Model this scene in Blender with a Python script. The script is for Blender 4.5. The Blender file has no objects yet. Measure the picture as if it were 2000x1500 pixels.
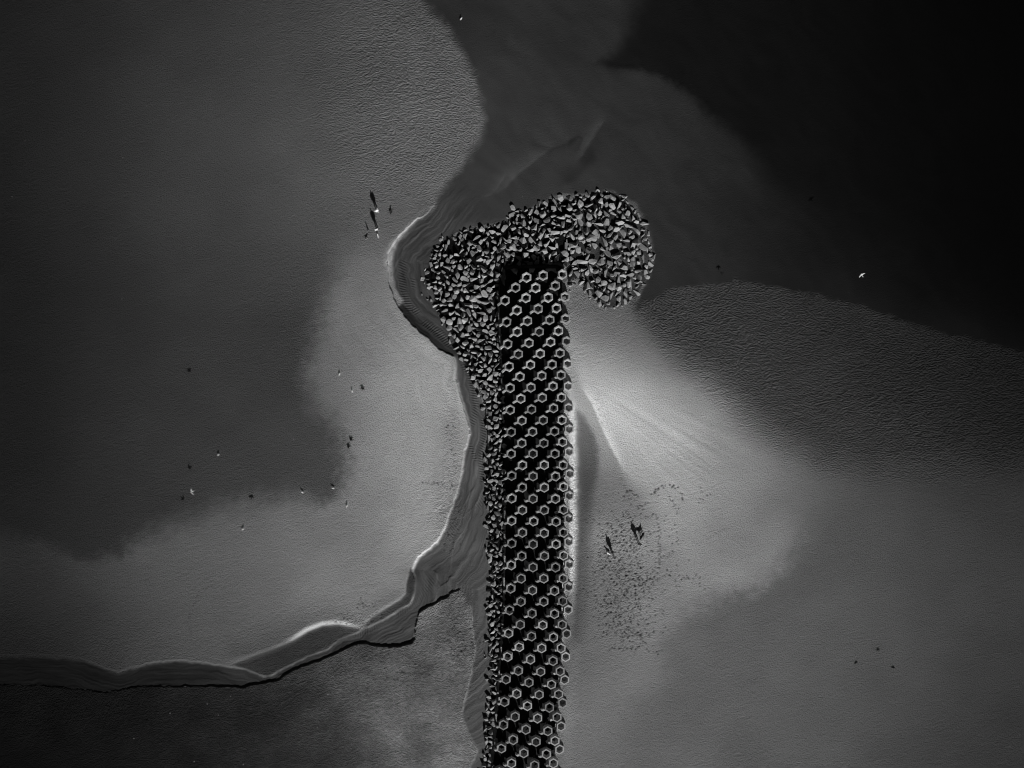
import bpy, bmesh, math, random
import numpy as np
from mathutils import Vector, Matrix, Euler

# ------------------------------------------------------------------ camera, sky, sun, exposure
S = 0.077                      # metres per photo pixel (2000 px wide) at z = 0
H = 103.0                      # drone height
sc = bpy.context.scene
COL = sc.collection
cam_d = bpy.data.cameras.new("drone_camera")
cam_d.sensor_width = 36.0
cam_d.lens = 36.0 * H / (2000 * S)
cam_d.clip_start = 0.5
cam_d.clip_end = 3000
cam = bpy.data.objects.new("drone_camera", cam_d)
cam.location = (0, 0, H)
COL.objects.link(cam)
sc.camera = cam

ELEV = math.radians(26)
SUNH = Vector((0.33, -0.944)).normalized()          # towards the sun, horizontally
world = bpy.data.worlds.new("World")
sc.world = world
world.use_nodes = True
wn = world.node_tree
wn.nodes.clear()
sky = wn.nodes.new("ShaderNodeTexSky")
sky.sky_type = 'NISHITA'
sky.sun_disc = False
sky.sun_elevation = ELEV
sky.sun_rotation = math.atan2(SUNH.x, SUNH.y)
sky.air_density = 0.22
sky.dust_density = 0.2
sep = wn.nodes.new("ShaderNodeSeparateColor")       # black and white film behind a red filter
bg = wn.nodes.new("ShaderNodeBackground")
bg.inputs["Strength"].default_value = 0.05
wo = wn.nodes.new("ShaderNodeOutputWorld")
wn.links.new(sky.outputs[0], sep.inputs[0])
wn.links.new(sep.outputs[0], bg.inputs[0])
wn.links.new(bg.outputs[0], wo.inputs[0])

sun_d = bpy.data.lights.new("sun", 'SUN')
sun_d.energy = 4.5
sun_d.angle = math.radians(0.5)
sun_d.color = (1, 1, 1)
sun = bpy.data.objects.new("sun", sun_d)
sdir = Vector((-SUNH.x * math.cos(ELEV), -SUNH.y * math.cos(ELEV), -math.sin(ELEV)))
sun.rotation_euler = sdir.to_track_quat('-Z', 'Y').to_euler()
sun.location = (40, -110, 60)
COL.objects.link(sun)

sc.cycles.filter_width = 1.05
sc.view_settings.view_transform = 'Standard'
sc.view_settings.look = 'None'
sc.view_settings.exposure = 0.0
sc.view_settings.gamma = 1.0
KFLAT = 0.655                   # radiance of a flat surface of albedo 1 (measured)

# ------------------------------------------------------------------ helpers
rng = random.Random(11)
nrng = np.random.default_rng(5)

def lin(t):
    t = np.asarray(t, dtype=np.float32) / 255.0
    return np.where(t <= 0.04045, t / 12.92, ((t + 0.055) / 1.055) ** 2.4)

def at(px, py, z=0.0):
    """the point at height z that stands at photo pixel px, py"""
    f = 1.0 - z / H
    return Vector(((px - 1000) * S * f, (750 - py) * S * f, z))

def tag(o, label=None, cat=None, group=None, kind=None):
    if label: o["label"] = label
    if cat: o["category"] = cat
    if group: o["group"] = group
    if kind: o["kind"] = kind
    return o

def link(name, me, mat=None, parent=None, smooth=False):
    o = bpy.data.objects.new(name, me)
    COL.objects.link(o)
    if mat is not None and len(me.materials) == 0:
        me.materials.append(mat)
    if smooth and len(me.polygons):
        me.polygons.foreach_set("use_smooth", [True] * len(me.polygons))
    if parent is not None:
        o.parent = parent
    return o

def empty(name, loc, rot=(0, 0, 0)):
    o = bpy.data.objects.new(name, None)
    o.empty_display_size = 0.3
    o.location = loc
    o.rotation_euler = rot
    COL.objects.link(o)
    return o

def bm_mesh(name, bm):
    bmesh.ops.recalc_face_normals(bm, faces=bm.faces)
    me = bpy.data.meshes.new(name)
    bm.to_mesh(me)
    bm.free()
    return me

def smooth01(t):
    t = np.clip(t, 0, 1)
    return t * t * (3 - 2 * t)

def vnoise(x, y, seed=0):
    """value noise on unit lattice, -1..1"""
    xi = np.floor(x).astype(np.int64); yi = np.floor(y).astype(np.int64)
    fx = (x - xi).astype(np.float32); fy = (y - yi).astype(np.float32)
    fx = fx * fx * (3 - 2 * fx); fy = fy * fy * (3 - 2 * fy)
    def h(a, b):
        n = (a * 374761393 + b * 668265263 + seed * 1442695041) & 0xFFFFFFFF
        n = ((n ^ (n >> 13)) * 1274126177) & 0xFFFFFFFF
        n = n ^ (n >> 16)
        return ((n & 0xFFFF) / 32767.5 - 1.0).astype(np.float32)
    a = h(xi, yi); b = h(xi + 1, yi); c = h(xi, yi + 1); d = h(xi + 1, yi + 1)
    return a + (b - a) * fx + (c - a) * fy + (a - b - c + d) * fx * fy

def fbm(x, y, seed=0, octs=3):
    r = 0; amp = 1; tot = 0
    for k in range(octs):
        r = r + amp * vnoise(x * 2 ** k, y * 2 ** k, seed + 17 * k)
        tot += amp; amp *= 0.5
    return r / tot

def inside(X, Y, poly):
    r = np.zeros(X.shape, bool)
    n = len(poly)
    for i in range(n):
        x0, y0 = poly[i][:2]; x1, y1 = poly[(i + 1) % n][:2]
        if y0 == y1: continue
        c = ((y0 > Y) != (y1 > Y)) & (X < (x1 - x0) * (Y - y0) / (y1 - y0) + x0)
        r ^= c
    return r

def linedist(X, Y, pts, closed=False):
    """distance to polyline, side sign, interpolated extra params, arc length"""
    n = len(pts)
    best = np.full(X.shape, 1e9, np.float32)
    side = np.zeros(X.shape, np.float32)
    npar = len(pts[0]) - 2
    par = [np.zeros(X.shape, np.float32) for _ in range(npar)]
    arc = np.zeros(X.shape, np.float32)
    acc = 0.0
    for i in range(n if closed else n - 1):
        p = pts[i]; q = pts[(i + 1) % n]
        dx, dy = q[0] - p[0], q[1] - p[1]
        L2 = dx * dx + dy * dy
        if L2 == 0: continue
        t = np.clip(((X - p[0]) * dx + (Y - p[1]) * dy) / L2, 0, 1).astype(np.float32)
        ex = X - (p[0] + t * dx); ey = Y - (p[1] + t * dy)
        d2 = (ex * ex + ey * ey).astype(np.float32)
        m = d2 < best
        best[m] = d2[m]
        side[m] = np.sign(dx * ey - dy * ex)[m]
        arc[m] = acc + t[m] * math.sqrt(L2)
        for k in range(npar):
            par[k][m] = (p[2 + k] + t * (q[2 + k] - p[2 + k]))[m]
        acc += math.sqrt(L2)
    return np.sqrt(best), side, par, arc

class Coarse:
    """smooth fields are worked out every 4 photo pixels and sampled bilinearly"""
    x0, y0, x1, y1, st = -320, -320, 2320, 1820, 4
    xs = np.arange(x0, x1 + 1, st, dtype=np.float32)
    ys = np.arange(y0, y1 + 1, st, dtype=np.float32)
    X, Y = np.meshgrid(xs, ys)
    JX = X + 17 * fbm(X / 60, Y / 60, 3, 4) + 7 * vnoise(X / 7, Y / 7, 5)
    JY = Y + 17 * fbm(X / 60, Y / 60, 4, 4) + 7 * vnoise(X / 7, Y / 7, 6)

def sample(F, PX, PY):
    u = np.clip((PX - Coarse.x0) / Coarse.st, 0, F.shape[1] - 1.001)
    v = np.clip((PY - Coarse.y0) / Coarse.st, 0, F.shape[0] - 1.001)
    i = u.astype(np.int32); j = v.astype(np.int32)
    a = (u - i).astype(np.float32); b = (v - j).astype(np.float32)
    return (F[j, i] * (1 - a) * (1 - b) + F[j, i + 1] * a * (1 - b) +
            F[j + 1, i] * (1 - a) * b + F[j + 1, i + 1] * a * b)

def tone_field(pts, sig=75.0):
    X, Y = np.clip(Coarse.X, 0, 2000), np.clip(Coarse.Y, 0, 1500)
    num = np.zeros_like(X); den = np.zeros_like(X)
    for x, y, t in pts:
        d2 = (X - x) ** 2 + (Y - y) ** 2
        w = np.exp(-d2 / (2 * sig * sig)) + 1e-4 / (1 + d2 / 1e4) ** 2
        num += w * math.log(t); den += w
    return np.exp(num / den)

def soft_mask(poly, jitter=1.0):
    """1 inside, 0 outside; third number of each corner is the half width of its soft edge"""
    X = Coarse.X + (Coarse.JX - Coarse.X) * jitter
    Y = Coarse.Y + (Coarse.JY - Coarse.Y) * jitter
    d, s, par, _ = linedist(X, Y, poly, True)
    sd = np.where(inside(X, Y, poly), d, -d)
    return smooth01(0.5 + 0.5 * sd / np.maximum(par[0], 1)), sd

# ------------------------------------------------------------------ outlines traced from the photograph (px, py, ...)
WET_LEFT = [(-900, 1045, 22), (0, 1045, 22), (60, 1052, 14), (150, 1085, 12), (220, 1080, 16), (300, 1040, 24), (390, 1012, 28),
            (480, 985, 24), (560, 962, 26), (620, 982, 18), (668, 962, 14), (682, 905, 20), (660, 850, 26), (622, 800, 26),
            (600, 740, 26), (615, 680, 24), (632, 600, 26), (648, 520, 28), (690, 470, 40), (740, 440, 70), (800, 400, 90),
            (860, 340, 100), (960, 250, 60), (1000, 200, 30), (1000, -900, 30), (-900, -900, 30)]
WET_RIGHT = [(2900, 780, 30), (2000, 830, 50), (1750, 865, 60), (1660, 910, 60), (1590, 1005, 40), (1565, 1060, 30), (1540, 1100, 24),
             (1470, 1150, 22), (1390, 1182, 24), (1330, 1205, 24), (1300, 1250, 30), (1285, 1310, 40), (1240, 1370, 45),
             (1200, 1430, 50), (1175, 1700, 50), (1175, 2900, 50), (2900, 2900, 50)]
RIPPLE_BAND = [(1235, 590, 20), (1310, 535, 6), (1430, 515, 4), (1520, 528, 4), (1600, 543, 5), (1850, 618, 6), (2000, 655, 8), (2900, 860, 10),
               (2900, 1100, 60), (2000, 900, 60), (1850, 920, 60), (1700, 920, 60), (1600, 900, 55), (1500, 850, 60), (1430, 790, 60),
               (1380, 740, 55), (1320, 690, 45), (1275, 650, 35)]
WATER = [(830, -900, 4), (822, 0, 8), (845, 25, 8), (872, 52, 8), (895, 90, 7), (918, 130, 6), (938, 190, 6), (944, 235, 5), (936, 272, 5),
         (915, 312, 5), (886, 345, 6), (862, 372, 8), (852, 395, 10), (870, 425, 14), (905, 440, 14), (985, 436, 6), (1040, 405, 6), (1100, 382, 6),
         (1195, 370, 6), (1245, 400, 6), (1268, 450, 6), (1276, 510, 6), (1255, 570, 6), (1240, 603, 10), (1310, 566, 6), (1430, 549, 4), (1520, 561, 4),
         (1600, 576, 5), (1850, 651, 6), (2000, 691, 8), (2900, 900, 10), (2900, -900, 10)]
DEEP = [(1240, -900, 60), (1242, 0, 40), (1232, 60, 30), (1200, 98, 18), (1160, 119, 10), (1200, 126, 7), (1250, 130, 7), (1300, 151, 8), (1350, 182, 10),
        (1400, 232, 14), (1440, 272, 22), (1480, 305, 36), (1530, 352, 60), (1620, 430, 90), (1800, 520, 120), (2900, 700, 140), (2900, -900, 60)]
SCOUR = [(1122, 800, 5), (1140, 815, 6), (1155, 845, 8), (1166, 875, 8), (1168, 910, 8), (1160, 950, 12), (1150, 1000, 16), (1145, 1060, 20), (1138, 1150, 24),
         (1128, 1250, 24), (1120, 1240, 10), (1124, 1100, 8), (1124, 1000, 6), (1126, 900, 6), (1120, 830, 6)]
DIM = [(1108, 690, 30), (1128, 735, 14), (1143, 770, 4), (1157, 793, 3), (1167, 815, 3), (1179, 845, 3), (1193, 872, 4), (1207, 902, 5), (1226, 935, 12), (1260, 965, 30), (1275, 1010, 40),
       (1240, 1030, 40), (1180, 1010, 40), (1140, 1010, 30), (1112, 900, 20), (1108, 780, 20)]
# left and upper edge of the drain channel: px, py, width of the bank, height share
EDGE_W = [(915, 318, 10, 0.0), (888, 350, 10, 0.0), (860, 383, 10, 0.0), (840, 410, 8, .25), (828, 422, 6, .6), (815, 428, 6, .8), (800, 440, 8, 1), (785, 455, 10, 1), (770, 472, 13, 1), (760, 490, 17, 1),
          (756, 510, 19, 1), (757, 535, 20, 1), (761, 558, 18, .9), (769, 582, 22, .65), (778, 600, 28, .5), (790, 616, 30, .42), (805, 635, 30, .38), (820, 649, 30, .36),
          (840, 666, 28, .34), (857, 681, 22, .33), (872, 691, 12, .36), (885, 697, 6, .5), (889, 715, 5, .5), (890, 740, 5, .5), (895, 760, 5, .55),
          (900, 780, 5, .6), (908, 805, 5, .65), (915, 830, 5, .7), (917, 848, 5, .7), (913, 862, 6, .7), (907, 880, 6, .75), (904, 900, 6, .8),
          (902, 920, 6, .8), (897, 945, 6, .85), (892, 965, 6, .9), (884, 985, 6, .9), (877, 1005, 6, .9), (869, 1025, 6, .95), (862, 1043, 6, 1), (854, 1057, 6, 1),
          (842, 1069, 6, 1), (830, 1077, 7, 1), (818, 1086, 8, 1), (810, 1098, 8, .9), (805, 1112, 6, .7), (808, 1128, 4, .45), (810, 1140, 4, .4),
          (808, 1155, 4, .4), (805, 1170, 4, .4), (800, 1178, 4, .4), (788, 1186, 4, .4), (768, 1197, 4, .45), (748, 1210, 4, .5), (725, 1221, 4, .5),
          (712, 1226, 4, .5), (703, 1233, 4, .5), (690, 1238, 3, .4), (670, 1244, 3, .35), (655, 1255, 3, .3), (640, 1267, 3, .3), (620, 1274, 3, .3), (600, 1281, 3, .3),
          (575, 1294, 4, .3), (550, 1306, 4, .35), (530, 1319, 4, .35), (515, 1321, 4, .4), (500, 1314, 4, .4), (480, 1307, 4, .4), (450, 1302, 4, .4), (420, 1297, 4, .4),
          (400, 1293, 5, .4), (380, 1291, 6, .4), (340, 1289, 6, .4), (310, 1291, 7, .4), (280, 1297, 8, .25), (255, 1304, 10, .14), (230, 1310, 12, .10),
          (210, 1306, 7, .2), (190, 1297, 7, .2), (160, 1287, 9, .12), (120, 1281, 12, .08), (70, 1278, 14, .06), (-900, 1278, 14, .06)]
EDGE_S = [(-900, 1335, 10, .4), (0, 1338, 8, .4), (80, 1340, 8, .4), (150, 1346, 8, .45), (205, 1353, 7, .5), (245, 1346, 6, .5), (285, 1340, 5, .5), (330, 1342, 5, .5),
          (385, 1340, 4, .55), (440, 1342, 4, .6), (470, 1344, 4, .65), (490, 1339, 4, .7), (510, 1335, 4, .7), (540, 1331, 4, .7), (560, 1318, 4, .7), (585, 1303, 4, .7),
          (620, 1293, 4, .7), (650, 1280, 4, .7), (680, 1264, 4, .75), (700, 1257, 4, .8), (715, 1257, 4, .8), (735, 1262, 5, .9), (760, 1265, 5, 1), (790, 1262, 6, 1.1),
          (804, 1256, 6, 1.1), (811, 1246, 6, 1.1), (810, 1236, 5, 1), (814, 1220, 5, .9), (817, 1206, 5, .9), (821, 1196, 5, .9), (840, 1184, 5, .9),
          (860, 1172, 5, .9), (880, 1161, 5, .8), (897, 1153, 4, .6), (908, 1168, 4, .4), (918, 1184, 4, .22), (922, 1198, 3, .4), (922, 1220, 3, .5), (925, 1245, 3, .5),
          (928, 1268, 4, .5), (925, 1292, 4, .55), (919, 1318, 5, .6), (912, 1348, 6, .65), (905, 1372, 6, .6), (903, 1400, 6, .3), (913, 1428, 7, .16),
          (925, 1451, 7, .16), (934, 1468, 5, .4), (926, 1482, 6, .6), (918, 1495, 6, .6), (915, 1700, 6, .6)]
CHANNEL = EDGE_W + EDGE_S + [(960, 1700), (955, 1500), (957, 1400), (962, 1300), (958, 1200), (962, 1100), (958, 1000), (955, 900), (950, 800),
                             (925, 735), (890, 665), (860, 610), (842, 550), (850, 490), (890, 455), (930, 440), (985, 430), (1010, 420), (1010, 310), (945, 285)]
LOWER_LEFT = [(p[0], p[1], 4) for p in EDGE_S] + [(940, 2900, 4), (-900, 2900, 4)]
ROCKS = [(826, 545), (836, 520), (846, 490), (868, 468), (890, 460), (905, 450), (935, 447), (985, 438), (1008, 412), (1040, 409), (1062, 397), (1100, 387), (1150, 384), (1180, 376),
         (1197, 375), (1215, 386), (1240, 410), (1260, 437), (1267, 470), (1271, 508), (1263, 545), (1244, 578), (1216, 597), (1185, 602), (1165, 590),
         (1142, 566), (1130, 545), (1117, 548), (1108, 560), (1104, 524), (1092, 512), (1060, 519), (1000, 522), (984, 534), (976, 560), (974, 600), (975, 640), (979, 700), (984, 760), (988, 800),
         (989, 900), (987, 1000), (985, 1100), (983, 1200), (975, 1300), (966, 1400), (956, 1500), (945, 1640), (925, 1640), (944, 1500), (950, 1440), (956, 1380), (960, 1300), (957, 1240),
         (954, 1180), (963, 1120), (957, 1080), (955, 1000), (950, 940), (953, 900), (956, 850), (949, 800), (941, 780), (931, 750), (911, 716),
         (896, 691), (882, 656), (866, 628), (850, 600), (846, 570)]

T_DRY_L = [(0, 1100, 40), (0, 1200, 34), (0, 1270, 20), (100, 1150, 48), (100, 1270, 30), (200, 1150, 66), (200, 1260, 45), (300, 1100, 78), (300, 1250, 66),
           (400, 1060, 82), (400, 1200, 88), (400, 1280, 68), (500, 1050, 92), (500, 1200, 96), (500, 1270, 80), (600, 1020, 100), (600, 1150, 105), (640, 560, 84),
           (640, 700, 88), (640, 800, 90), (700, 500, 88), (720, 600, 112), (720, 700, 120), (720, 900, 112), (700, 1000, 108), (700, 1100, 112), (750, 530, 128),
           (800, 700, 130), (800, 800, 132), (800, 900, 128), (800, 1000, 125), (860, 720, 138), (880, 800, 134), (870, 900, 134), (850, 1000, 126), (780, 1100, 118),
           (740, 430, 95), (800, 400, 85), (650, 1200, 108)]
T_WET_L = [(0, 0, 27), (0, 300, 27), (0, 600, 25), (0, 900, 24), (0, 1020, 28), (200, 0, 38), (200, 300, 42), (200, 600, 38), (200, 900, 40), (200, 1040, 42), (400, 0, 42),
           (400, 200, 50), (400, 400, 52), (400, 600, 44), (400, 800, 44), (400, 950, 48), (600, 0, 50), (600, 150, 56), (600, 300, 62), (600, 450, 62), (560, 600, 50),
           (560, 750, 48), (580, 880, 54), (650, 930, 60), (750, 0, 62), (750, 150, 68), (750, 300, 74), (700, 400, 76), (850, 100, 72), (900, 200, 80), (880, 280, 82),
           (820, 350, 80), (850, 20, 55)]
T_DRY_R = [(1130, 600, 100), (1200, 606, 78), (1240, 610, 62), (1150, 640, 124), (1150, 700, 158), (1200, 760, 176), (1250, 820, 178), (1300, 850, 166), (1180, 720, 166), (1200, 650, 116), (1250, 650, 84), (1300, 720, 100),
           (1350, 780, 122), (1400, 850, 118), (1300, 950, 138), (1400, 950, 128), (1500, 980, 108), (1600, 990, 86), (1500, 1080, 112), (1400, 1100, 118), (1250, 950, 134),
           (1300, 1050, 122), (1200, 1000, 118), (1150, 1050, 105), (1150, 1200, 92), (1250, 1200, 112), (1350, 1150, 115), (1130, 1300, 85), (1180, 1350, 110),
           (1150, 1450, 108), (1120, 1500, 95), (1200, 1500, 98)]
T_WET_R = [(1600, 1300, 84), (1350, 1230, 86), (1300, 1350, 86), (1250, 1450, 84), (1400, 1300, 84), (1500, 1200, 78), (1600, 1100, 74), (1600, 1000, 78), (1700, 1000, 68), (1700, 1150, 70),
           (1700, 1350, 68), (1850, 1050, 60), (1850, 1250, 60), (2000, 1000, 46), (2000, 1200, 52), (2000, 1400, 44), (1850, 1450, 55), (1500, 1450, 72), (2000, 1500, 38),
           (1750, 900, 56), (1900, 900, 44), (2000, 900, 35)]
T_BAND = [(1300, 600, 52), (1350, 650, 58), (1420, 600, 48), (1420, 720, 58), (1500, 620, 45), (1500, 780, 57), (1600, 650, 40), (1600, 800, 52), (1700, 680, 36), (1700, 850, 50),
          (1800, 720, 32), (1800, 850, 46), (1900, 730, 25), (1900, 850, 37), (2000, 760, 21), (2000, 860, 28)]
T_WATER = [(900, 40, 33), (885, 25, 38), (915, 60, 38), (1020, 330, 52), (1080, 340, 50), (850, 10, 50), (960, 60, 48), (950, 150, 58), (940, 300, 50), (1000, 0, 46), (1000, 150, 46), (1000, 250, 50), (900, 380, 52), (1050, 200, 48),
           (1100, 60, 40), (1100, 250, 52), (1150, 200, 46), (1200, 300, 48), (1200, 200, 43), (1300, 300, 42), (1250, 370, 46), (1300, 400, 40), (1350, 500, 42), (1300, 560, 42),
           (1400, 400, 36), (1400, 530, 38), (1500, 450, 28), (1500, 540, 31), (1600, 500, 22), (1600, 560, 26), (1700, 450, 17), (1700, 600, 22), (1800, 560, 15), (1850, 640, 17),
           (1900, 500, 10), (2000, 680, 10), (2000, 500, 7), (2000, 200, 6), (1600, 300, 15), (1300, 200, 40), (1400, 270, 36), (1200, 150, 42)]
T_DEEP = [(1250, 60, 22), (1220, 115, 22), (1320, 130, 20), (1400, 150, 18), (1400, 50, 17), (1500, 200, 17), (1500, 300, 19), (1600, 100, 13), (1600, 380, 16),
          (1800, 100, 9), (1800, 300, 10), (2000, 0, 5.5), (2000, 300, 6)]
T_CHAN = [(860, 400, 58), (800, 470, 56), (770, 540, 50), (800, 560, 58), (830, 500, 58), (800, 610, 60), (850, 650, 66), (900, 720, 66), (910, 780, 68), (930, 830, 72),
          (930, 900, 76), (920, 960, 76), (900, 1030, 72), (930, 1100, 80), (860, 1110, 72), (820, 1170, 66), (930, 1200, 78), (940, 1300, 74), (930, 1400, 72), (935, 1480, 72),
          (760, 1220, 60), (780, 1245, 68), (700, 1245, 56), (620, 1240, 52), (650, 1275, 50), (560, 1300, 45), (480, 1320, 50), (400, 1310, 34), (300, 1310, 27),
          (200, 1320, 21), (100, 1310, 17), (0, 1310, 15)]
T_LOWER = [(860, 1200, 84), (900, 1250, 78), (850, 1300, 74), (800, 1300, 74), (880, 1400, 84), (850, 1480, 86), (750, 1290, 64), (700, 1300, 54), (700, 1400, 64), (750, 1450, 72),
           (600, 1320, 42), (600, 1400, 40), (600, 1500, 38), (500, 1360, 30), (500, 1450, 28), (400, 1400, 24), (300, 1400, 19), (200, 1400, 16), (100, 1400, 14),
           (0, 1400, 12), (0, 1500, 10), (300, 1500, 18)]

# ------------------------------------------------------------------ coarse fields
m_wetl, _ = soft_mask([(p[0], p[1], p[2] * 1.5) for p in WET_LEFT], 1.2)
m_wetr, _ = soft_mask([(p[0], p[1], p[2] * 1.3) for p in WET_RIGHT], 1.4)
m_dim, _ = soft_mask(DIM, 0.25)
m_band, sd_band = soft_mask(RIPPLE_BAND, 0.4)
m_water, sd_water = soft_mask(WATER, 0.35)
m_deep, _ = soft_mask(DEEP, 0.6)
m_scour, _ = soft_mask(SCOUR, 0.3)
tone_l = tone_field(T_DRY_L) * (1 - m_wetl) + tone_field([(x, y, t * (1.16 if x >= 300 else 1.04) * (1.12 if x > 740 and y < 340 else 1)) for x, y, t in T_WET_L], 100) * m_wetl
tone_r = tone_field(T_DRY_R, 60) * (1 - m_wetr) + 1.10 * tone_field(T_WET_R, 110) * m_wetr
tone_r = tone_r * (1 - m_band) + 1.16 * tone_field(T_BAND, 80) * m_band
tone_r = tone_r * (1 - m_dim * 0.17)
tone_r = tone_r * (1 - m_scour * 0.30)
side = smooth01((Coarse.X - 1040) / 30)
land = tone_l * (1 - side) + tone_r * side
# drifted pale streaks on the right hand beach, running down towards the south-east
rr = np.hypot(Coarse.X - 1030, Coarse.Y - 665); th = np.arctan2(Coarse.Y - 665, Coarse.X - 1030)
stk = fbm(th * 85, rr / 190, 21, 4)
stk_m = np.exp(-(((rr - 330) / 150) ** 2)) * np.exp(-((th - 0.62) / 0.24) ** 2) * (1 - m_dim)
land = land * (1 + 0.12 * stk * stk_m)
# cloudy dampness everywhere
land = land * (1 + 0.07 * fbm(Coarse.X / 90, Coarse.Y / 70, 8, 5))
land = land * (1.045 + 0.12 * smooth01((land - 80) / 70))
tone_w = tone_field(T_WATER, 55) * (1 - m_deep) + tone_field(T_DEEP, 110) * m_deep
tone_c = tone_field(T_CHAN, 62)
tone_lo = tone_field([(x, y, t * (1.36 if x > 780 else 1.3 if x > 250 else 1.1)) for x, y, t in T_LOWER], 70) * (1 + 0.30 * fbm(Coarse.X / 55, Coarse.Y / 45, 12, 4))
# depth of the sea from how dark it is
T_BED, T_SEA = 58.0, 4.5
KD = 2.5
lw = (lin(tone_w) - lin(T_SEA)) / (lin(T_BED) - lin(T_SEA))
depth = np.clip(-np.log(np.clip(lw, 0.004, 1)) / (2 * KD), 0.012, 2)
def blur(F, n):
    for _ in range(n):
        F = (np.roll(F, 1, 0) + np.roll(F, -1, 0) + np.roll(F, 1, 1) + np.roll(F, -1, 1) + 2 * F) / 6
    return F
depth = blur(depth, 3)
sea_in = smooth01(np.clip(sd_water / 150.0, 0, 1))
ground = 0.004 + 0.55 * (1 - np.exp(-np.clip(-sd_water, 0, None) / 420.0))
zbase = np.where(sd_water > 0, -0.004 - depth * sea_in, ground)
zbase = blur(zbase, 1)

# ------------------------------------------------------------------ terrain grid
def axis(lo, hi, fine0, fine1, a, b):
    v = np.concatenate([np.arange(lo, fine0, b), np.arange(fine0, fine1, a), np.arange(fine1, hi + b, b)])
    out = [hi + 10]; st = 14
    while out[-1] < hi + 5200: st *= 1.25; out.append(out[-1] + st)
    neg = [lo - 10]; st = 14
    while neg[-1] > lo - 5200: st *= 1.25; neg.append(neg[-1] - st)
    return np.concatenate([np.array(neg[::-1]), v, np.array(out)]).astype(np.float32)
gx = axis(-60, 2060, 530, 965, 1.2, 1.55)
gy = axis(-60, 1560, 400, 1360, 1.2, 1.55)
PX, PY = np.meshgrid(gx, gy)
NV = PX.size
Z = sample(zbase, PX, PY)
T = sample(land, PX, PY)
RIP = np.full(PX.shape, 0.55, np.float32)
# ripple strength of the sand (terraces in the bank keep the tone of the channel)
rz = np.exp(-(((Coarse.X - 850) / 190) ** 2 + ((Coarse.Y - 170) / 210) ** 2))
rz2 = np.exp(-(((Coarse.X - 560) / 130) ** 2 + ((Coarse.Y - 680) / 110) ** 2))
rip_c = 0.55 + 0.8 * rz * m_wetl + 0.5 * rz2 * m_wetl + 0.5 * m_band
rz3 = np.exp(-(((Coarse.X - 1160) / 120) ** 2 + ((Coarse.Y - 620) / 70) ** 2))
rip_c = rip_c + 0.5 * rz3 * (Coarse.X > 1060)
RIP = sample(rip_c, PX, PY)
wat = inside(PX, PY, WATER) if False else (sample(sd_water, PX, PY) > 0)
mw = smooth01((sample(sd_water, PX, PY) + 6 * fbm(PX / 12, PY / 12, 36, 3)) / np.where(PX < 1000, 26, 12) + 0.5)
tr_w = np.exp(-2 * KD * np.clip(-zbase, 0, 3))
bed_lin = np.clip((lin(tone_w) - lin(T_SEA) * (1 - tr_w)) / tr_w, 0.0006, 0.06)
wu = Coarse.X + 30 * fbm(Coarse.X / 90, Coarse.Y / 90, 34, 3); wv = Coarse.Y + 30 * fbm(Coarse.X / 90, Coarse.Y / 90, 35, 3)
bed_lin = bed_lin * (1 + 0.22 * fbm((wu + wv) / 70, (wv - wu) / 24, 33, 4))
bed_t = 255 * (1.055 * bed_lin ** (1 / 2.4) - 0.055)
T = T * (1 - mw) + sample(bed_t, PX, PY) * mw
RIP = RIP * (1 - mw) + 0.24 * mw

# lower-left terrace below the channel
box = (PX < 980) & (PY > 1100)
ins = np.zeros(PX.shape, bool); ins[box] = inside(PX[box], PY[box], LOWER_LEFT)
T = np.where(ins, sample(tone_lo, PX, PY) * (1 + .16 * fbm(PX / 5, PY / 3.5, 13, 3)), T)
RIP = np.where(ins, 1.25, RIP)

# the drain channel
bx = (PX > -120) & (PX < 1030) & (PY > 270) & (PY < 1580)
bX = PX[bx] + 2.4 * fbm(PX[bx] / 11, PY[bx] / 11, 41, 4)
bY = PY[bx] + 2.4 * fbm(PX[bx] / 11, PY[bx] / 11, 42, 4)
inc = inside(bX, bY, CHANNEL)
dw, sw, pw, arcw = linedist(bX, bY, EDGE_W)
ds, ss_, ps, _ = linedist(bX, bY, EDGE_S)
CH_DEPTH = 0.62
sgn = np.where(inc, 1.0, -1.0)
fw = smooth01(0.5 + 0.5 * sgn * dw / pw[0])
fs = smooth01(0.5 + 0.5 * sgn * ds / ps[0])
near_w = dw / np.maximum(pw[0], 1) < ds / np.maximum(ps[0], 1)
hw = pw[1]; hs = ps[1]
num = np.zeros_like(dw); den = np.zeros_like(dw)
for e, g in [(q, 1.0) for q in EDGE_W[:-1]] + [(q, 0.42) for q in EDGE_S[1:-1]]:
    wgt = 1.0 / ((bX - e[0]) ** 2 + (bY - e[1]) ** 2 + 60.0) ** 1.5
    num += wgt * e[3] * g; den += wgt
hmix = num / den
drop = hmix * np.minimum(fw, fs)
kk = np.maximum(1 - smooth01((np.hypot(bX - 840, bY - 440) - 30) / 105), smooth01((bY - 425) / 30))
nowat = kk
Zb = Z[bx]
hw = hw * (1 - smooth01((bX - 855) / 40))
levee = 0.42 * hw * np.exp(-(dw / 75.0)) * np.exp(-(((bY - 520) / 190) ** 2)) * smooth01((bX - 560) / 60)
Zb = Zb + np.where(inc, levee * np.exp(-dw / 12.0) * 0 + 0.42 * hw * np.exp(-(((bY - 520) / 190) ** 2)) * np.exp(-(dw / 75.0)), levee)
Zb = Zb - np.where(inc, 0.42 * hw * np.exp(-(((bY - 520) / 190) ** 2)) * np.exp(-(dw / 75.0)), 0) * fw
Zb = Zb - CH_DEPTH * drop * nowat
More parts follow.
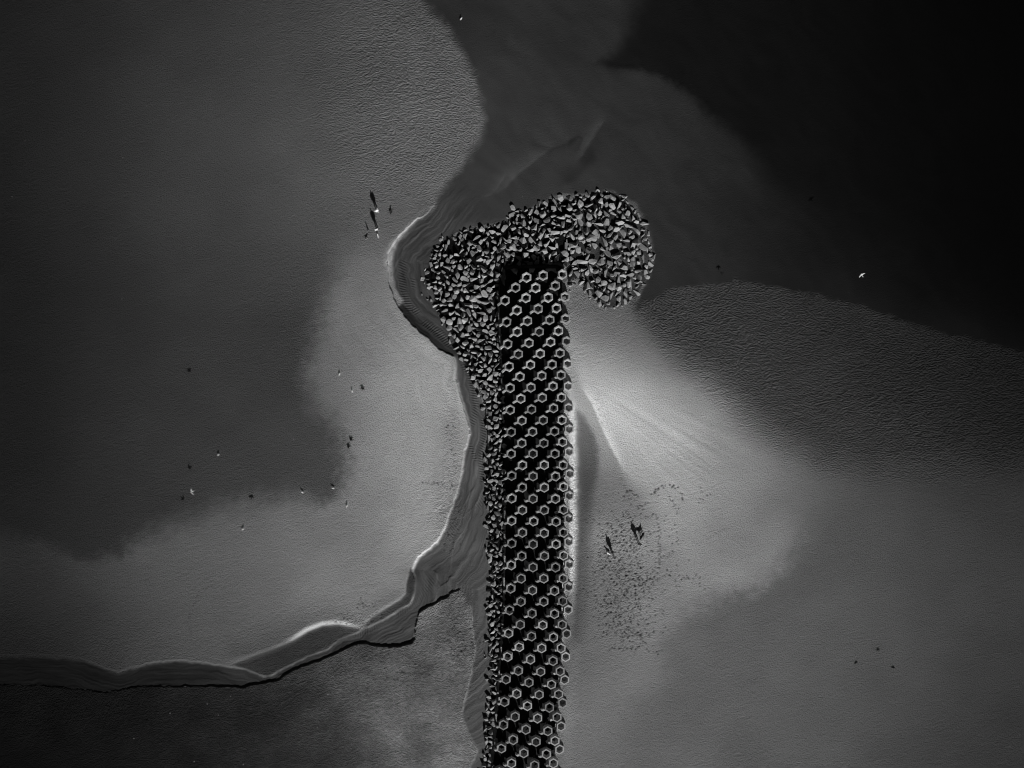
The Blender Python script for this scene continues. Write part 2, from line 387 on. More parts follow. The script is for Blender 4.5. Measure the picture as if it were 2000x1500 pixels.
# keep the channel floor from running below low water next to the rocks
Zb = np.where(inc & (kk > 0.02), np.maximum(Zb, 0.002 * kk - 0.03 * (1 - kk)), Zb)
wob = 5 * fbm(bX / 25, bY / 25, 53, 2)
streak2 = fbm((dw + 1.6 * wob) / 9.0, arcw / 45, 54, 2)
Zb = Zb + 0.034 * fbm((dw + wob) / 3.2, arcw / 60, 51, 2) * np.minimum(fw, fs) * kk + 0.02 * streak2 * np.minimum(fw, fs) * kk
Z[bx] = Zb
wob = 5 * fbm(bX / 25, bY / 25, 53, 2)
streak = fbm((dw + wob) / 3.2, arcw / 60, 51, 3)
streak2 = fbm((dw + 1.6 * wob) / 9.0, arcw / 45, 54, 2)
tc = sample(tone_c, bX, bY) * (1 + 0.20 * streak + 0.18 * streak2)
ne = smooth01((bY - 585) / 25) * (1 - smooth01((bY - 690) / 14)) * smooth01((bX - 755) / 20)
tc = tc * (1 - 0.42 * ne * np.exp(-((sgn * dw - 6) / 10.0) ** 2))
cov = np.minimum((sgn * dw - (0.55 - 0.9 * ne) * pw[0]) / np.minimum(pw[0], 4), (sgn * ds - 0.2 * ps[0]) / np.minimum(ps[0], 4))
mch = smooth01(0.5 + 0.5 * cov)
notwater = kk
crest = np.exp(-((sgn * dw - 0.1 * pw[0]) / (0.42 * pw[0] + 1)) ** 2) * np.maximum(
    smooth01((bY - 420) / 12) * (1 - smooth01((bY - 505) / 50)), smooth01((bY - 870) / 30) * (1 - smooth01((bY - 1100) / 25)) * (bX > 795)) * smooth01((hw - .2) / .4)
Tflow = 1 + np.where(inc, 0, .10 * fbm((dw + 2 * wob) / 7, arcw / 90, 57, 3) * np.exp(-dw / 120) * smooth01((bY - 560) / 60) * (1 - smooth01((bY - 1060) / 60)) * (bX > 560))
T[bx] = T[bx] * Tflow
Tb = T[bx]; Tb = Tb * (1 - mch * notwater) + tc * mch * notwater; crest = crest * np.clip(.62 + .55 * fbm(bX / 9, bY / 9, 55, 3), 0, 1)
T[bx] = Tb * (1 - .62 * crest) + 200 * .62 * crest
Rb = RIP[bx]; Rb = Rb * (1 - mch) + 0.1 * mch; RIP[bx] = Rb

for poly, tn in (([(455, 1298), (500, 1280), (545, 1264), (572, 1251), (602, 1233), (630, 1222), (660, 1219), (690, 1225), (708, 1231), (690, 1239), (655, 1256), (640, 1268), (600, 1283), (550, 1307),
                   (522, 1321), (500, 1314), (480, 1306)], [(460, 1300, 50), (540, 1290, 46), (600, 1260, 50), (660, 1235, 56), (700, 1230, 66)]),
                 ([(703, 1233), (725, 1207), (755, 1188), (782, 1172), (793, 1160), (794, 1140), (802, 1110), (812, 1130), (810, 1155), (800, 1179), (768, 1198), (748, 1211), (725, 1222)],
                  [(720, 1220, 74), (750, 1200, 62), (790, 1175, 58), (803, 1130, 50)])):
    m = (PX > 440) & (PX < 830) & (PY > 1090) & (PY < 1340)
    i_ = inside(PX[m], PY[m], poly); d_, _, _, _ = linedist(PX[m], PY[m], poly, True)
    k_ = smooth01(0.5 + 0.5 * np.where(i_, d_, -d_) / 3.0)
    f_ = tone_field(tn, 30)
    tt = T[m]; T[m] = tt * (1 - k_) + sample(f_, PX[m], PY[m]) * (1 + .1 * fbm(PX[m] / 9, PY[m] / 5, 52, 3)) * k_

def scarp(pts, h, w, L, X0=None, sgnside=1):
    """a small step along a line: ground on one side stands h higher and runs back to level over L"""
    xs = [p[0] for p in pts]; ys = [p[1] for p in pts]
    m = (PX > min(xs) - L - 5) & (PX < max(xs) + L + 5) & (PY > min(ys) - L - 5) & (PY < max(ys) + L + 5)
    if not m.any(): return
    x = PX[m] + 0.8 * fbm(PX[m] / 7, PY[m] / 7, 61, 2); y = PY[m] + 0.8 * fbm(PX[m] / 7, PY[m] / 7, 62, 2)
    d, s, par, arc = linedist(x, y, pts)
    tot = sum(math.hypot(pts[i + 1][0] - pts[i][0], pts[i + 1][1] - pts[i][1]) for i in range(len(pts) - 1))
    ends = smooth01(arc / (0.15 * tot)) * smooth01((tot - arc) / (0.15 * tot))
    sd = d * s * sgnside
    f = smooth01(0.5 + 0.5 * sd / w) * np.clip(1 - np.clip(sd, 0, None) / L, 0, 1) ** 2
    zz = Z[m]; zz = zz + h * f * ends; Z[m] = zz

# broad pale rims and little steps in the channel (side +1 lies to the right of travel in the picture)
rx = [(548, 1259), (572, 1247), (600, 1229), (628, 1218), (660, 1215), (690, 1221), (706, 1228)]
m = (PX > 500) & (PX < 730) & (PY > 1190) & (PY < 1290)
d_, _, _, a_ = linedist(PX[m], PY[m], rx)
k_ = .62 * np.exp(-(d_ / 5.0) ** 2) * smooth01(a_ / 50) * smooth01((175 - a_) / 40)
tt = T[m]; T[m] = tt * (1 - k_) + 205 * k_
scarp([(430, 1296), (480, 1287), (530, 1270), (560, 1256), (585, 1240), (605, 1228), (630, 1220), (660, 1218), (690, 1224), (712, 1230)], .34, 9, 60, sgnside=-1)
scarp([(705, 1222), (725, 1206), (755, 1186), (780, 1172), (794, 1160), (796, 1130), (803, 1108)], .22, 7, 40, sgnside=-1)
scarp([(768, 555), (769, 535), (774, 515), (782, 502), (790, 482), (800, 473)], .10, 2.2, 16, sgnside=-1)
scarp([(785, 465), (800, 455), (815, 445), (830, 437), (850, 430)], .07, 2, 12, sgnside=-1)
scarp([(795, 480), (812, 464), (830, 447), (845, 434)], .06, 2, 10, sgnside=-1)
scarp([(800, 470), (818, 458), (822, 450)], .05, 2, 8, sgnside=-1)
scarp([(815, 415), (835, 405), (850, 400)], .06, 2.5, 14, sgnside=-1)
scarp([(805, 625), (830, 642), (860, 668), (885, 690), (888, 705)], .08, 2.2, 16, sgnside=-1)
scarp([(918, 840), (923, 880), (925, 905), (928, 935), (926, 952), (915, 965), (905, 985), (897, 1000), (885, 1010)], .06, 2, 12, sgnside=-1)
scarp([(929, 945), (922, 958), (915, 980), (905, 1000), (890, 1012)], .05, 1.8, 9, sgnside=-1)
scarp([(937, 945), (934, 970), (925, 990), (910, 1002), (895, 1015)], .05, 1.8, 9, sgnside=-1)
scarp([(928, 990), (905, 1040), (890, 1058), (882, 1085), (880, 1120), (884, 1128)], .06, 1.8, 10, sgnside=1)
scarp([(883, 1120), (875, 1135), (860, 1145), (853, 1132), (851, 1115)], .08, 2, 12, sgnside=-1)
scarp([(850, 1140), (853, 1155), (848, 1170), (838, 1180)], .05, 2, 10, sgnside=-1)
scarp([(745, 1250), (765, 1240), (790, 1228), (806, 1222)], .05, 2, 12, sgnside=1)
scarp([(600, 1283), (640, 1262), (655, 1257), (690, 1240)], .06, 2, 14, sgnside=-1)
scarp([(400, 1318), (420, 1320), (440, 1328), (462, 1343)], .05, 3, 20, sgnside=-1)
scarp([(560, 1300), (575, 1288), (600, 1280)], .04, 2, 10, sgnside=-1)
# shoals under the shallow water north of the head
scarp([(975, 385), (1000, 350), (1030, 325), (1060, 300), (1080, 285)], .035, 4, 40, sgnside=-1)
scarp([(1125, 320), (1140, 300), (1155, 275), (1172, 245), (1185, 230)], .045, 3, 26, sgnside=-1)
scarp([(940, 385), (965, 378), (980, 350), (990, 335)], .02, 2.5, 20, sgnside=-1)
def tone_step(pts, a, w, L, sgnside=1):
    xs = [p[0] for p in pts]; ys = [p[1] for p in pts]
    m = (PX > min(xs) - L) & (PX < max(xs) + L) & (PY > min(ys) - L) & (PY < max(ys) + L)
    x = PX[m] + 3 * fbm(PX[m] / 14, PY[m] / 14, 63, 3); y = PY[m] + 3 * fbm(PX[m] / 14, PY[m] / 14, 64, 3)
    d, s_, _, arc = linedist(x, y, pts)
    tot = sum(math.hypot(pts[i + 1][0] - pts[i][0], pts[i + 1][1] - pts[i][1]) for i in range(len(pts) - 1))
    ends = smooth01(arc / (.25 * tot)) * smooth01((tot - arc) / (.25 * tot))
    sd = d * s_ * sgnside
    tt = T[m]; T[m] = tt * (1 + a * smooth01(.5 + .5 * sd / w) * np.clip(1 - np.clip(sd, 0, None) / L, 0, 1) ** 2 * ends)
tone_step([(1128, 740), (1143, 770), (1157, 793), (1167, 815), (1179, 845), (1193, 872), (1207, 902), (1226, 935)], .2, 2, 22, -1)
# wisps of sediment in the shallow water north of the head
tone_step([(955, 392), (985, 368), (1005, 345), (1030, 326), (1058, 303), (1090, 280)], .26, 4, 60, -1)
tone_step([(1118, 324), (1138, 303), (1154, 277), (1170, 248), (1190, 226)], .26, 4, 34, -1)
tone_step([(1118, 324), (1138, 303), (1154, 277), (1170, 248), (1190, 226)], -.12, 4, 70, 1)
tone_step([(1085, 372), (1130, 345), (1160, 310), (1168, 280)], -.20, 8, 60, -1)
tone_step([(1030, 262), (1045, 280), (1075, 290), (1100, 283), (1118, 268), (1132, 252)], -.18, 3, 26, 1)
tone_step([(1102, 290), (1112, 275), (1128, 265), (1140, 272), (1132, 290), (1116, 300)], -.22, 2, 16, 1)
tone_step([(940, 390), (962, 380), (980, 355), (992, 335)], .16, 2, 30, -1)
tone_step([(905, 420), (880, 440), (850, 470), (835, 500)], .14, 4, 24, 1)

# rubble mound under the rocks, a drift of pale sand against the eastern blocks
rbx = (PX > 780) & (PX < 1330) & (PY > 340) & (PY < 1660)
inr = inside(PX[rbx], PY[rbx], ROCKS)
dr, _, _, _ = linedist(PX[rbx], PY[rbx], [(p[0], p[1]) for p in ROCKS], True)
sdr = np.where(inr, dr, -dr)
head_hi = 0.04 + 0.40 * smooth01(sdr / 55)
mr = smooth01((sdr + 2) / 14)
zz = Z[rbx]; zz = np.where(mr > 0, zz * (1 - mr) + np.maximum(zz, head_hi) * mr, zz)
Z[rbx] = zz
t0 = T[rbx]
gap_tone = 14 + 36 * smooth01((PX[rbx] - 1090) / 60) * smooth01((PY[rbx] - 380) / 60)  # dark mud, with the shade between boulders painted into the ground tone
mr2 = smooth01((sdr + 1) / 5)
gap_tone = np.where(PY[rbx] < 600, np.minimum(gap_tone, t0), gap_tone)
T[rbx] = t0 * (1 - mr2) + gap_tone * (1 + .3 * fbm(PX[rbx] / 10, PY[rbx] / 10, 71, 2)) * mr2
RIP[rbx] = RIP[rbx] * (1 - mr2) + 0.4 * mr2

GLINE = [(1100, 500), (1104, 580), (1107, 666), (1110, 754), (1112, 838), (1113, 925), (1112, 1013), (1112, 1102), (1110, 1191), (1105, 1283), (1099, 1373), (1093, 1464), (1083, 1600)]
gl_y = np.array([p[1] for p in GLINE], float); gl_x = np.array([p[0] for p in GLINE], float)
GXL = np.interp(PY, gl_y, gl_x)
dxg = PX - GXL
drift_y = smooth01((PY - 690) / 90) * (1 - 0.75 * smooth01((PY - 1130) / 120))
drift = np.where(dxg < 2, smooth01((dxg + 15) / 18), 1 - 0.62 * smooth01((dxg - 4) / 26)) * (dxg > -24)
band_g = (dxg > -24) & (dxg < 160) & (PY > 560) & (PY < 1700)
fade = np.where(dxg > 30, 1 - smooth01((dxg - 30) / 120), 1)
Z = Z + np.where(band_g, (0.28 + 0.34 * drift_y) * drift * fade * smooth01((PY - 560) / 60), 0)
dxw = dxg + 4 * fbm(PX / 12, PY / 20, 78, 3)
white = np.exp(-((dxw - 5) / 8.8) ** 2) * smooth01((PY - 760) / 60) * (1 - smooth01((PY - 1090) / 110)) + 0.0
white2 = np.exp(-((dxg + 10) / 7.0) ** 2) * smooth01((PY - 690) / 60) * (1 - .55 * smooth01((PY - 1180) / 120))
grain = 0.9 + 0.75 * vnoise(PX / 1.7, PY / 1.7, 77) * smooth01((dxg + 2) / 8)
wmix = np.clip(np.maximum(white * grain * 1.1, white2), 0, 1)
T = np.where(dxg > -30, T * (1 - wmix) + 205 * wmix, T)

# rough line of pits along the terrace edge and rough trodden zones
def rough(cx, cy, sx, sy, amt, ang=0):
    c, s = math.cos(ang), math.sin(ang)
    u = ((PX - cx) * c + (PY - cy) * s) / sx; v = (-(PX - cx) * s + (PY - cy) * c) / sy
    global RIP
    RIP = RIP + amt * np.exp(-u * u - v * v)
notch = ~((PX > 985) & (PX < 1100))
rough(885, 890, 18, 110, 0.9); rough(868, 1000, 22, 50, 1.0); rough(880, 820, 14, 40, 0.6)
rough(905, 1260, 25, 80, 1.3); rough(870, 1250, 40, 60, 0.6); rough(690, 1210, 30, 14, .8)
rough(560, 1360, 110, 40, 0.5, -0.35)

# relief of the sand itself: crossed ripples, crests rising to the east-north-east
X = (PX - 1000) * S; Y = (750 - PY) * S
near = (PX > -60) & (PX < 2060) & (PY > -60) & (PY < 1560)
ca, sa = math.cos(math.radians(22)), math.sin(math.radians(22))
wx = X + 0.5 * fbm(X / 3, Y / 3, 91, 2); wy = Y + 0.5 * fbm(X / 3, Y / 3, 92, 2)
u = (wx * ca + wy * sa); v = (-wx * sa + wy * ca)
n1 = vnoise(u / 0.55, v / 0.24, 101)
n2 = vnoise(u / 1.0, v / 0.42, 103)
n3 = fbm(X / 0.42, Y / 0.36, 105, 2)
relief = (0.014 * n1 + 0.014 * n2 + 0.012 * n3) * RIP + 0.012 * fbm(X / 4.0, Y / 3.0, 107, 2) * np.minimum(RIP, 1)
# seaward shimmer zones get shorter, rounder ripples
sh = sample(np.clip(rz * m_wetl + 0.9 * m_band, 0, 1), PX, PY) * (1 - mw)
n4 = vnoise((wx * .92 + wy * .39) / 0.36, (-wx * .39 + wy * .92) / 0.23, 109)
patch = 0.75 + 0.5 * fbm(X / 2.5, Y / 2.0, 111, 2)
relief = relief + 0.048 * n4 * sh * patch
Z = Z + np.where(near, relief, 0)

# footprints: trodden patch east of the groyne, with a few single tracks
foot = []
def blob(n, cx, cy, sx, sy):
    for _ in range(n):
        foot.append((rng.gauss(cx, sx * 1.3), rng.gauss(cy, sy * 1.25), rng.uniform(.8, 1.35), rng.uniform(.5, 1)))
blob(340, 1215, 1125, 26, 34); blob(200, 1205, 1060, 22, 26); blob(170, 1225, 1180, 28, 22); blob(100, 1235, 1235, 24, 16)
blob(40, 1200, 1210, 12, 14); blob(60, 1240, 1040, 26, 22); blob(30, 1225, 970, 14, 12); blob(60, 1260, 1090, 24, 30); blob(14, 1255, 1130, 5, 5)
blob(24, 1305, 1130, 34, 10); blob(12, 1275, 1133, 5, 4); blob(12, 1340, 1130, 7, 3); blob(20, 1180, 1190, 8, 10); blob(26, 1228, 1233, 8, 5)
def trail(pts, step=4.2, dep=1.0, r=1.25):
    k = 0
    for i in range(len(pts) - 1):
        (x0, y0), (x1, y1) = pts[i], pts[i + 1]
        L = math.hypot(x1 - x0, y1 - y0); n = max(1, int(L / step))
        for j in range(n):
            t = (j + .5) / n
            o = 1.3 if k % 2 else -1.3; k += 1
            if rng.random() < .22: continue
            foot.append((x0 + (x1 - x0) * t - (y1 - y0) / L * o + rng.uniform(-1.5, 1.5), y0 + (y1 - y0) * t + (x1 - x0) / L * o + rng.uniform(-1.5, 1.5), r * rng.uniform(.8, 1.15), dep * rng.uniform(.5, 1.1)))
trail([(1272, 968), (1283, 955), (1295, 950), (1310, 948), (1322, 952), (1330, 962), (1333, 978)], 3.2, 1.2, 1.5)
trail([(1305, 970), (1317, 982), (1320, 998), (1327, 1006)], 3.5)
trail([(1290, 968), (1280, 965)]); trail([(1367, 950), (1374, 960), (1384, 966), (1395, 967)]); trail([(1382, 966), (1364, 980)])
trail([(1297, 1008), (1306, 1015), (1314, 1013)], 3); trail([(1316, 1022), (1320, 1036), (1326, 1043), (1324, 1060), (1325, 1070)], 3.6)
trail([(1285, 1018), (1290, 1040), (1288, 1055), (1290, 1080), (1286, 1100), (1288, 1110)], 3.4); trail([(1260, 1008), (1280, 1003), (1285, 1015)], 3)
trail([(1352, 1068), (1375, 1058), (1395, 1042), (1425, 1032)], 4, .5); trail([(1364, 1138), (1378, 1150)], 4); trail([(1305, 1090), (1308, 1082), (1316, 1075)], 3)
trail([(1169, 745), (1170, 775), (1172, 805), (1173, 830)], 8, .6); trail([(1262, 855), (1270, 842), (1300, 815), (1330, 805), (1350, 795)], 9, .6)
trail([(1193, 1265), (1210, 1266), (1222, 1265), (1250, 1265), (1255, 1250), (1250, 1240)], 3.6); trail([(1262, 1268), (1288, 1275), (1295, 1262)], 4)
trail([(1218, 962), (1230, 957), (1240, 965), (1247, 970)], 2.6, 1.1, 1.4); trail([(1238, 975), (1243, 990), (1262, 985)], 4)
trail([(390, 1150), (375, 1190), (368, 1215), (372, 1235)], 5, .6); trail([(395, 1150), (415, 1142)], 5, .6)
trail([(704, 1165), (706, 1180), (713, 1185)], 3.5, .9); blob(26, 693, 1208, 22, 7); blob(14, 725, 1180, 14, 10)
trail([(823, 943), (845, 942), (870, 945)], 3.5, .8); trail([(824, 943), (855, 940)], 5, .7)
for _ in range(90): foot.append((rng.gauss(884, 9), rng.uniform(800, 1075), rng.uniform(.9, 1.3), rng.uniform(.35, .8)))
for _ in range(150): foot.append((rng.gauss(760, 70), rng.gauss(1310, 26), rng.uniform(.9, 1.3), rng.uniform(.3, .7)))
for _ in range(120): foot.append((rng.gauss(900, 16), rng.gauss(1265, 45), rng.uniform(.9, 1.3), rng.uniform(.4, .8)))
def idx(v, arr): return int(np.searchsorted(arr, v))
for fx, fy, r, dep in foot:
    i0, i1 = idx(fx - 5, gx), idx(fx + 5, gx); j0, j1 = idx(fy - 5, gy), idx(fy + 5, gy)
    if i1 - i0 < 2 or j1 - j0 < 2 or i0 < 30: continue
    sx = PX[j0:j1, i0:i1]; sy = PY[j0:j1, i0:i1]
    a = rng.uniform(0, 3.1); c, s = math.cos(a), math.sin(a)
    q = ((sx - fx) * c + (sy - fy) * s) ** 2 / (r * 1.35) ** 2 + (-(sx - fx) * s + (sy - fy) * c) ** 2 / (r * .9) ** 2
    g = np.exp(-q)
    Z[j0:j1, i0:i1] -= 0.09 * dep * g
    T[j0:j1, i0:i1] *= 1 - 0.55 * dep * g          # darker towards the middle of each print

# ripple trains in the channel are given to the shader as a running length
PH = np.zeros(PX.shape, np.float32); RM = np.zeros(PX.shape, np.float32)
trains = [([(788, 505), (785, 540), (787, 570), (797, 595), (806, 614)], 7), ([(806, 540), (808, 568)], 4), ([(801, 598), (820, 615)], 6),
          ([(822, 628), (850, 645), (868, 662), (886, 677)], 7), ([(903, 708), (916, 730), (923, 752), (926, 772), (930, 795), (925, 817), (922, 836)], 6),
          ([(943, 812), (945, 845), (943, 868), (939, 890), (940, 912), (944, 946)], 5), ([(917, 862), (923, 884), (932, 903)], 4),
          ([(948, 968), (932, 992), (910, 1010), (890, 1024), (874, 1052)], 7), ([(848, 1126), (830, 1155), (815, 1172), (800, 1186), (770, 1202)], 8),
          ([(690, 1243), (720, 1232), (745, 1218)], 6)]
for pts, w in trains:
    xs = [p[0] for p in pts]; ys = [p[1] for p in pts]
    m = (PX > min(xs) - 20) & (PX < max(xs) + 20) & (PY > min(ys) - 20) & (PY < max(ys) + 20)
    d, s, _, arc = linedist(PX[m], PY[m], pts)
    tot = float(arc.max())
    k = np.clip(1.3 * np.exp(-(d / w) ** 2), 0, 1) * smooth01(arc / 8) * smooth01((tot - arc) / 8)
    up = k > RM[m]
    ph = PH[m]; ph[up] = (arc + d * s * 0.35)[up]; PH[m] = ph
    rm = RM[m]; rm[up] = k[up]; RM[m] = rm

ZQ = Z
def zat(px, py):
    i = min(max(idx(px, gx), 1), len(gx) - 1); j = min(max(idx(py, gy), 1), len(gy) - 1)
    a = (px - gx[i - 1]) / (gx[i] - gx[i - 1]); b = (py - gy[j - 1]) / (gy[j] - gy[j - 1])
    return float(Z[j - 1, i - 1] * (1 - a) * (1 - b) + Z[j - 1, i] * a * (1 - b) + Z[j, i - 1] * (1 - a) * b + Z[j, i] * a * b)

def grid_mesh(name, px, py, z, attrs, proj=True):
    ny, nx = px.shape
    f = 1.0 - (z / H if proj else 0)
    co = np.empty((ny * nx, 3), np.float32)
    co[:, 0] = ((px - 1000) * S * f).ravel(); co[:, 1] = ((750 - py) * S * f).ravel(); co[:, 2] = z.ravel()
    i = np.arange(nx * ny, dtype=np.int32).reshape(ny, nx)
    q = np.stack([i[1:, :-1], i[1:, 1:], i[:-1, 1:], i[:-1, :-1]], -1).reshape(-1)
    me = bpy.data.meshes.new(name)
    me.vertices.add(ny * nx); me.vertices.foreach_set("co", co.ravel())
    nf = (nx - 1) * (ny - 1)
    me.loops.add(nf * 4); me.loops.foreach_set("vertex_index", q)
    me.polygons.add(nf); me.polygons.foreach_set("loop_start", np.arange(0, nf * 4, 4, dtype=np.int32))
    me.update(calc_edges=True)
    me.polygons.foreach_set("use_smooth", np.ones(nf, bool))
    for k, a in attrs.items():
        at_ = me.attributes.new(k, 'FLOAT', 'POINT')
        at_.data.foreach_set("value", np.ascontiguousarray(a, dtype=np.float32).ravel())
    return me

# ------------------------------------------------------------------ materials
class NT:
    def __init__(self, name):
        self.m = bpy.data.materials.new(name); self.m.use_nodes = True
        self.t = self.m.node_tree; self.t.nodes.clear()
        self.out = self.n("ShaderNodeOutputMaterial")
    def n(self, k, **kw):
        o = self.t.nodes.new(k)
        for a, b in kw.items(): setattr(o, a, b)
        return o
    def l(self, a, b): self.t.links.new(a, b)
    def math(self, op, a, b=None):
        o = self.n("ShaderNodeMath", operation=op)
        for i, v in enumerate((a, b)):
            if v is None: continue
            if isinstance(v, (int, float)): o.inputs[i].default_value = v
            else: self.l(v, o.inputs[i])
        return o.outputs[0]
    def attr(self, name):
        return self.n("ShaderNodeAttribute", attribute_name=name).outputs["Fac"]
    def noise(self, vec, scale, detail=2, rough=0.55):
        o = self.n("ShaderNodeTexNoise"); o.inputs["Scale"].default_value = scale
        o.inputs["Detail"].default_value = detail; o.inputs["Roughness"].default_value = rough
        self.l(vec, o.inputs["Vector"]); return o.outputs[0]

def sand_material():
    t = NT("damp_sand")
    geo = t.n("ShaderNodeNewGeometry").outputs["Position"]
    alb, rip = t.attr("tone"), t.attr("rip")
    nf = t.noise(geo, 9.0, 3, 0.8)
    spec = t.noise(geo, 3.2, 2, 0.5)
    v = t.math('MULTIPLY', alb, t.math('ADD', 0.20, t.math('MULTIPLY', nf, 1.6)))
    # scattered pale shell fragments
    vor = t.n("ShaderNodeTexVoronoi"); vor.inputs["Scale"].default_value = 0.55; t.l(geo, vor.inputs["Vector"])
    shell = t.math('LESS_THAN', vor.outputs["Distance"], 0.045)
    wn_ = t.n("ShaderNodeSeparateColor"); t.l(vor.outputs["Color"], wn_.inputs[0])
    pick = t.math('GREATER_THAN', wn_.outputs[0], 0.80)
    sh = t.math('MULTIPLY', t.math('MULTIPLY', shell, pick), t.math('MULTIPLY', rip, 0.22))
    v = t.math('ADD', v, sh)
    col = t.n("ShaderNodeCombineColor")
    for i in range(3): t.l(v, col.inputs[i])
    b1 = t.n("ShaderNodeBump"); b1.inputs["Distance"].default_value = 1.0; b1.inputs["Strength"].default_value = 1.0
    hh = t.math('ADD', t.noise(geo, 5.2, 2, 0.6), t.math('MULTIPLY', t.noise(geo, 8.5, 1, 0.5), 0.6))
    mp = t.n("ShaderNodeMapping"); mp.inputs["Rotation"].default_value = (0, 0, -0.42); mp.inputs["Scale"].default_value = (1.0, 1.7, 1)
    t.l(geo, mp.inputs["Vector"])
    spk = t.math('MULTIPLY', t.math('SUBTRACT', t.noise(mp.outputs[0], 3.2, 1, 0.5), 0.5), t.math('MULTIPLY', t.attr("spark"), 0.66))
    t.l(t.math('ADD', spk, t.math('MULTIPLY', t.math('SUBTRACT', hh, 0.8), t.math('MULTIPLY', rip, 0.21))), b1.inputs["Height"])
    wave = t.math('SINE', t.math('MULTIPLY', t.attr("phase"), 2 * math.pi / 5.0))
    b2 = t.n("ShaderNodeBump"); b2.inputs["Distance"].default_value = 0.022
    t.l(t.attr("train"), b2.inputs["Strength"]); t.l(wave, b2.inputs["Height"]); t.l(b1.outputs[0], b2.inputs["Normal"])
    p = t.n("ShaderNodeBsdfPrincipled"); p.inputs["Roughness"].default_value = 0.8
    p.inputs["Specular IOR Level"].default_value = 0.04
    t.l(col.outputs[0], p.inputs["Base Color"]); t.l(b2.outputs[0], p.inputs["Normal"])
    t.l(p.outputs[0], t.out.inputs[0])
    return t.m

def sea_material():
    t = NT("sea_water")
    geo = t.n("ShaderNodeNewGeometry").outputs["Position"]
    d = t.attr("depth")
    tr = t.math('POWER', math.e, t.math('MULTIPLY', d, -KD))
    opaq = t.math('SUBTRACT', 1.0, tr)
    mp = t.n("ShaderNodeMapping"); mp.inputs["Rotation"].default_value = (0, 0, 0.5); mp.inputs["Scale"].default_value = (1, 2.2, 1)
    t.l(geo, mp.inputs["Vector"])
    bmp = t.n("ShaderNodeBump"); bmp.inputs["Distance"].default_value = 0.05; bmp.inputs["Strength"].default_value = 0.35
    t.l(t.noise(mp.outputs[0], 1.6, 4, 0.6), bmp.inputs["Height"])
    p = t.n("ShaderNodeBsdfPrincipled"); p.inputs["Base Color"].default_value = (0.0016, 0.0016, 0.0016, 1)
    p.inputs["Roughness"].default_value = 0.25; p.inputs["Specular IOR Level"].default_value = 0.25
    t.l(bmp.outputs[0], p.inputs["Normal"])
    x = t.n("ShaderNodeBsdfTransparent")
    mx = t.n("ShaderNodeMixShader")
    t.l(opaq, mx.inputs[0]); t.l(x.outputs[0], mx.inputs[1]); t.l(p.outputs[0], mx.inputs[2])
    t.l(mx.outputs[0], t.out.inputs[0])
    return t.m

def stone(name, lo, hi, scale=2.5, rough=0.85, bump=0.4, objrand=True, dist=0.06):
    t = NT(name)
    tc = t.n("ShaderNodeTexCoord").outputs["Object"]
    n1 = t.noise(tc, scale, 5, 0.65)
    geo = t.n("ShaderNodeNewGeometry")
    r = t.n("ShaderNodeObjectInfo").outputs["Random"]
    f = t.math('FRACT', t.math('ADD', t.math('MULTIPLY', geo.outputs["Random Per Island"], 7.3), t.math('MULTIPLY', r, 5.1)))
    v = t.math('MULTIPLY', t.math('ADD', lo, t.math('MULTIPLY', n1, hi - lo)), t.math('ADD', 0.7, t.math('MULTIPLY', f, 0.6)) if objrand else 1.0)
    col = t.n("ShaderNodeCombineColor")
    for i in range(3): t.l(v, col.inputs[i])
    b = t.n("ShaderNodeBump"); b.inputs["Distance"].default_value = dist; b.inputs["Strength"].default_value = bump
    t.l(t.noise(tc, scale * 2.6, 4, 0.6), b.inputs["Height"])
    p = t.n("ShaderNodeBsdfPrincipled"); p.inputs["Roughness"].default_value = rough; p.inputs["Specular IOR Level"].default_value = 0.2
    t.l(col.outputs[0], p.inputs["Base Color"]); t.l(b.outputs[0], p.inputs["Normal"]); t.l(p.outputs[0], t.out.inputs[0])
    return t.m

M_SAND = sand_material()
M_SEA = sea_material()
M_ROCK = stone("boulder_stone", 0.07, 0.48, 1.8)
M_CONC = stone("weathered_concrete", 0.20, 0.52, 3.0, bump=0.25, dist=0.03)
M_SHADED_CONC = stone("shaded_concrete", 0.01, 0.05, 3.0, bump=0.3, dist=0.03)  # same concrete, with the shade under the collars put into the colour
M_CORE = stone("algae_shade_stone", 0.002, 0.012, 1.5, bump=0.8, objrand=False)  # algae, plus the deep shade between the blocks put into the colour
def plain(name, v, lo=0.85, hi=1.15, rough=0.8): return stone(name, v * lo, v * hi, 9.0, rough, 0.2, False, 0.005)
M_SKIN = plain("skin", 0.36); M_WHITE = plain("white_cloth", 0.85); M_DARKC = plain("dark_cloth", 0.02); M_PALE = plain("pale_cloth", 0.62)
M_MID = plain("grey_cloth", 0.18); M_HAIR = plain("dark_hair", 0.025); M_GREYHAIR = plain("grey_hair", 0.2); M_SHOE = plain("shoe_leather", 0.05)
M_FEATHER = plain("white_feathers", 0.7); M_WING = plain("grey_feathers", 0.5); M_BLACK = plain("black_feathers", 0.008); M_BEAK = plain("beak", 0.25)
M_FUR = plain("dark_fur", 0.012); M_FURP = plain("pale_fur", 0.8); M_HOLE = plain("hole_stand_in", 0.012)  # last one carries the shade of dug holes in its colour

# ------------------------------------------------------------------ setting
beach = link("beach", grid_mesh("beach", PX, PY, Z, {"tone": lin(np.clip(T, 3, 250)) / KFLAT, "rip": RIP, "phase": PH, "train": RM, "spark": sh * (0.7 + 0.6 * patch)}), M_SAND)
tag(beach, kind="structure")

sxs = axis(800, 2060, 2061, 2062, 3, 5); sys_ = axis(-60, 720, 721, 722, 3, 5)
SX, SY = np.meshgrid(sxs, sys_)
SX0, SY0 = SX, SY
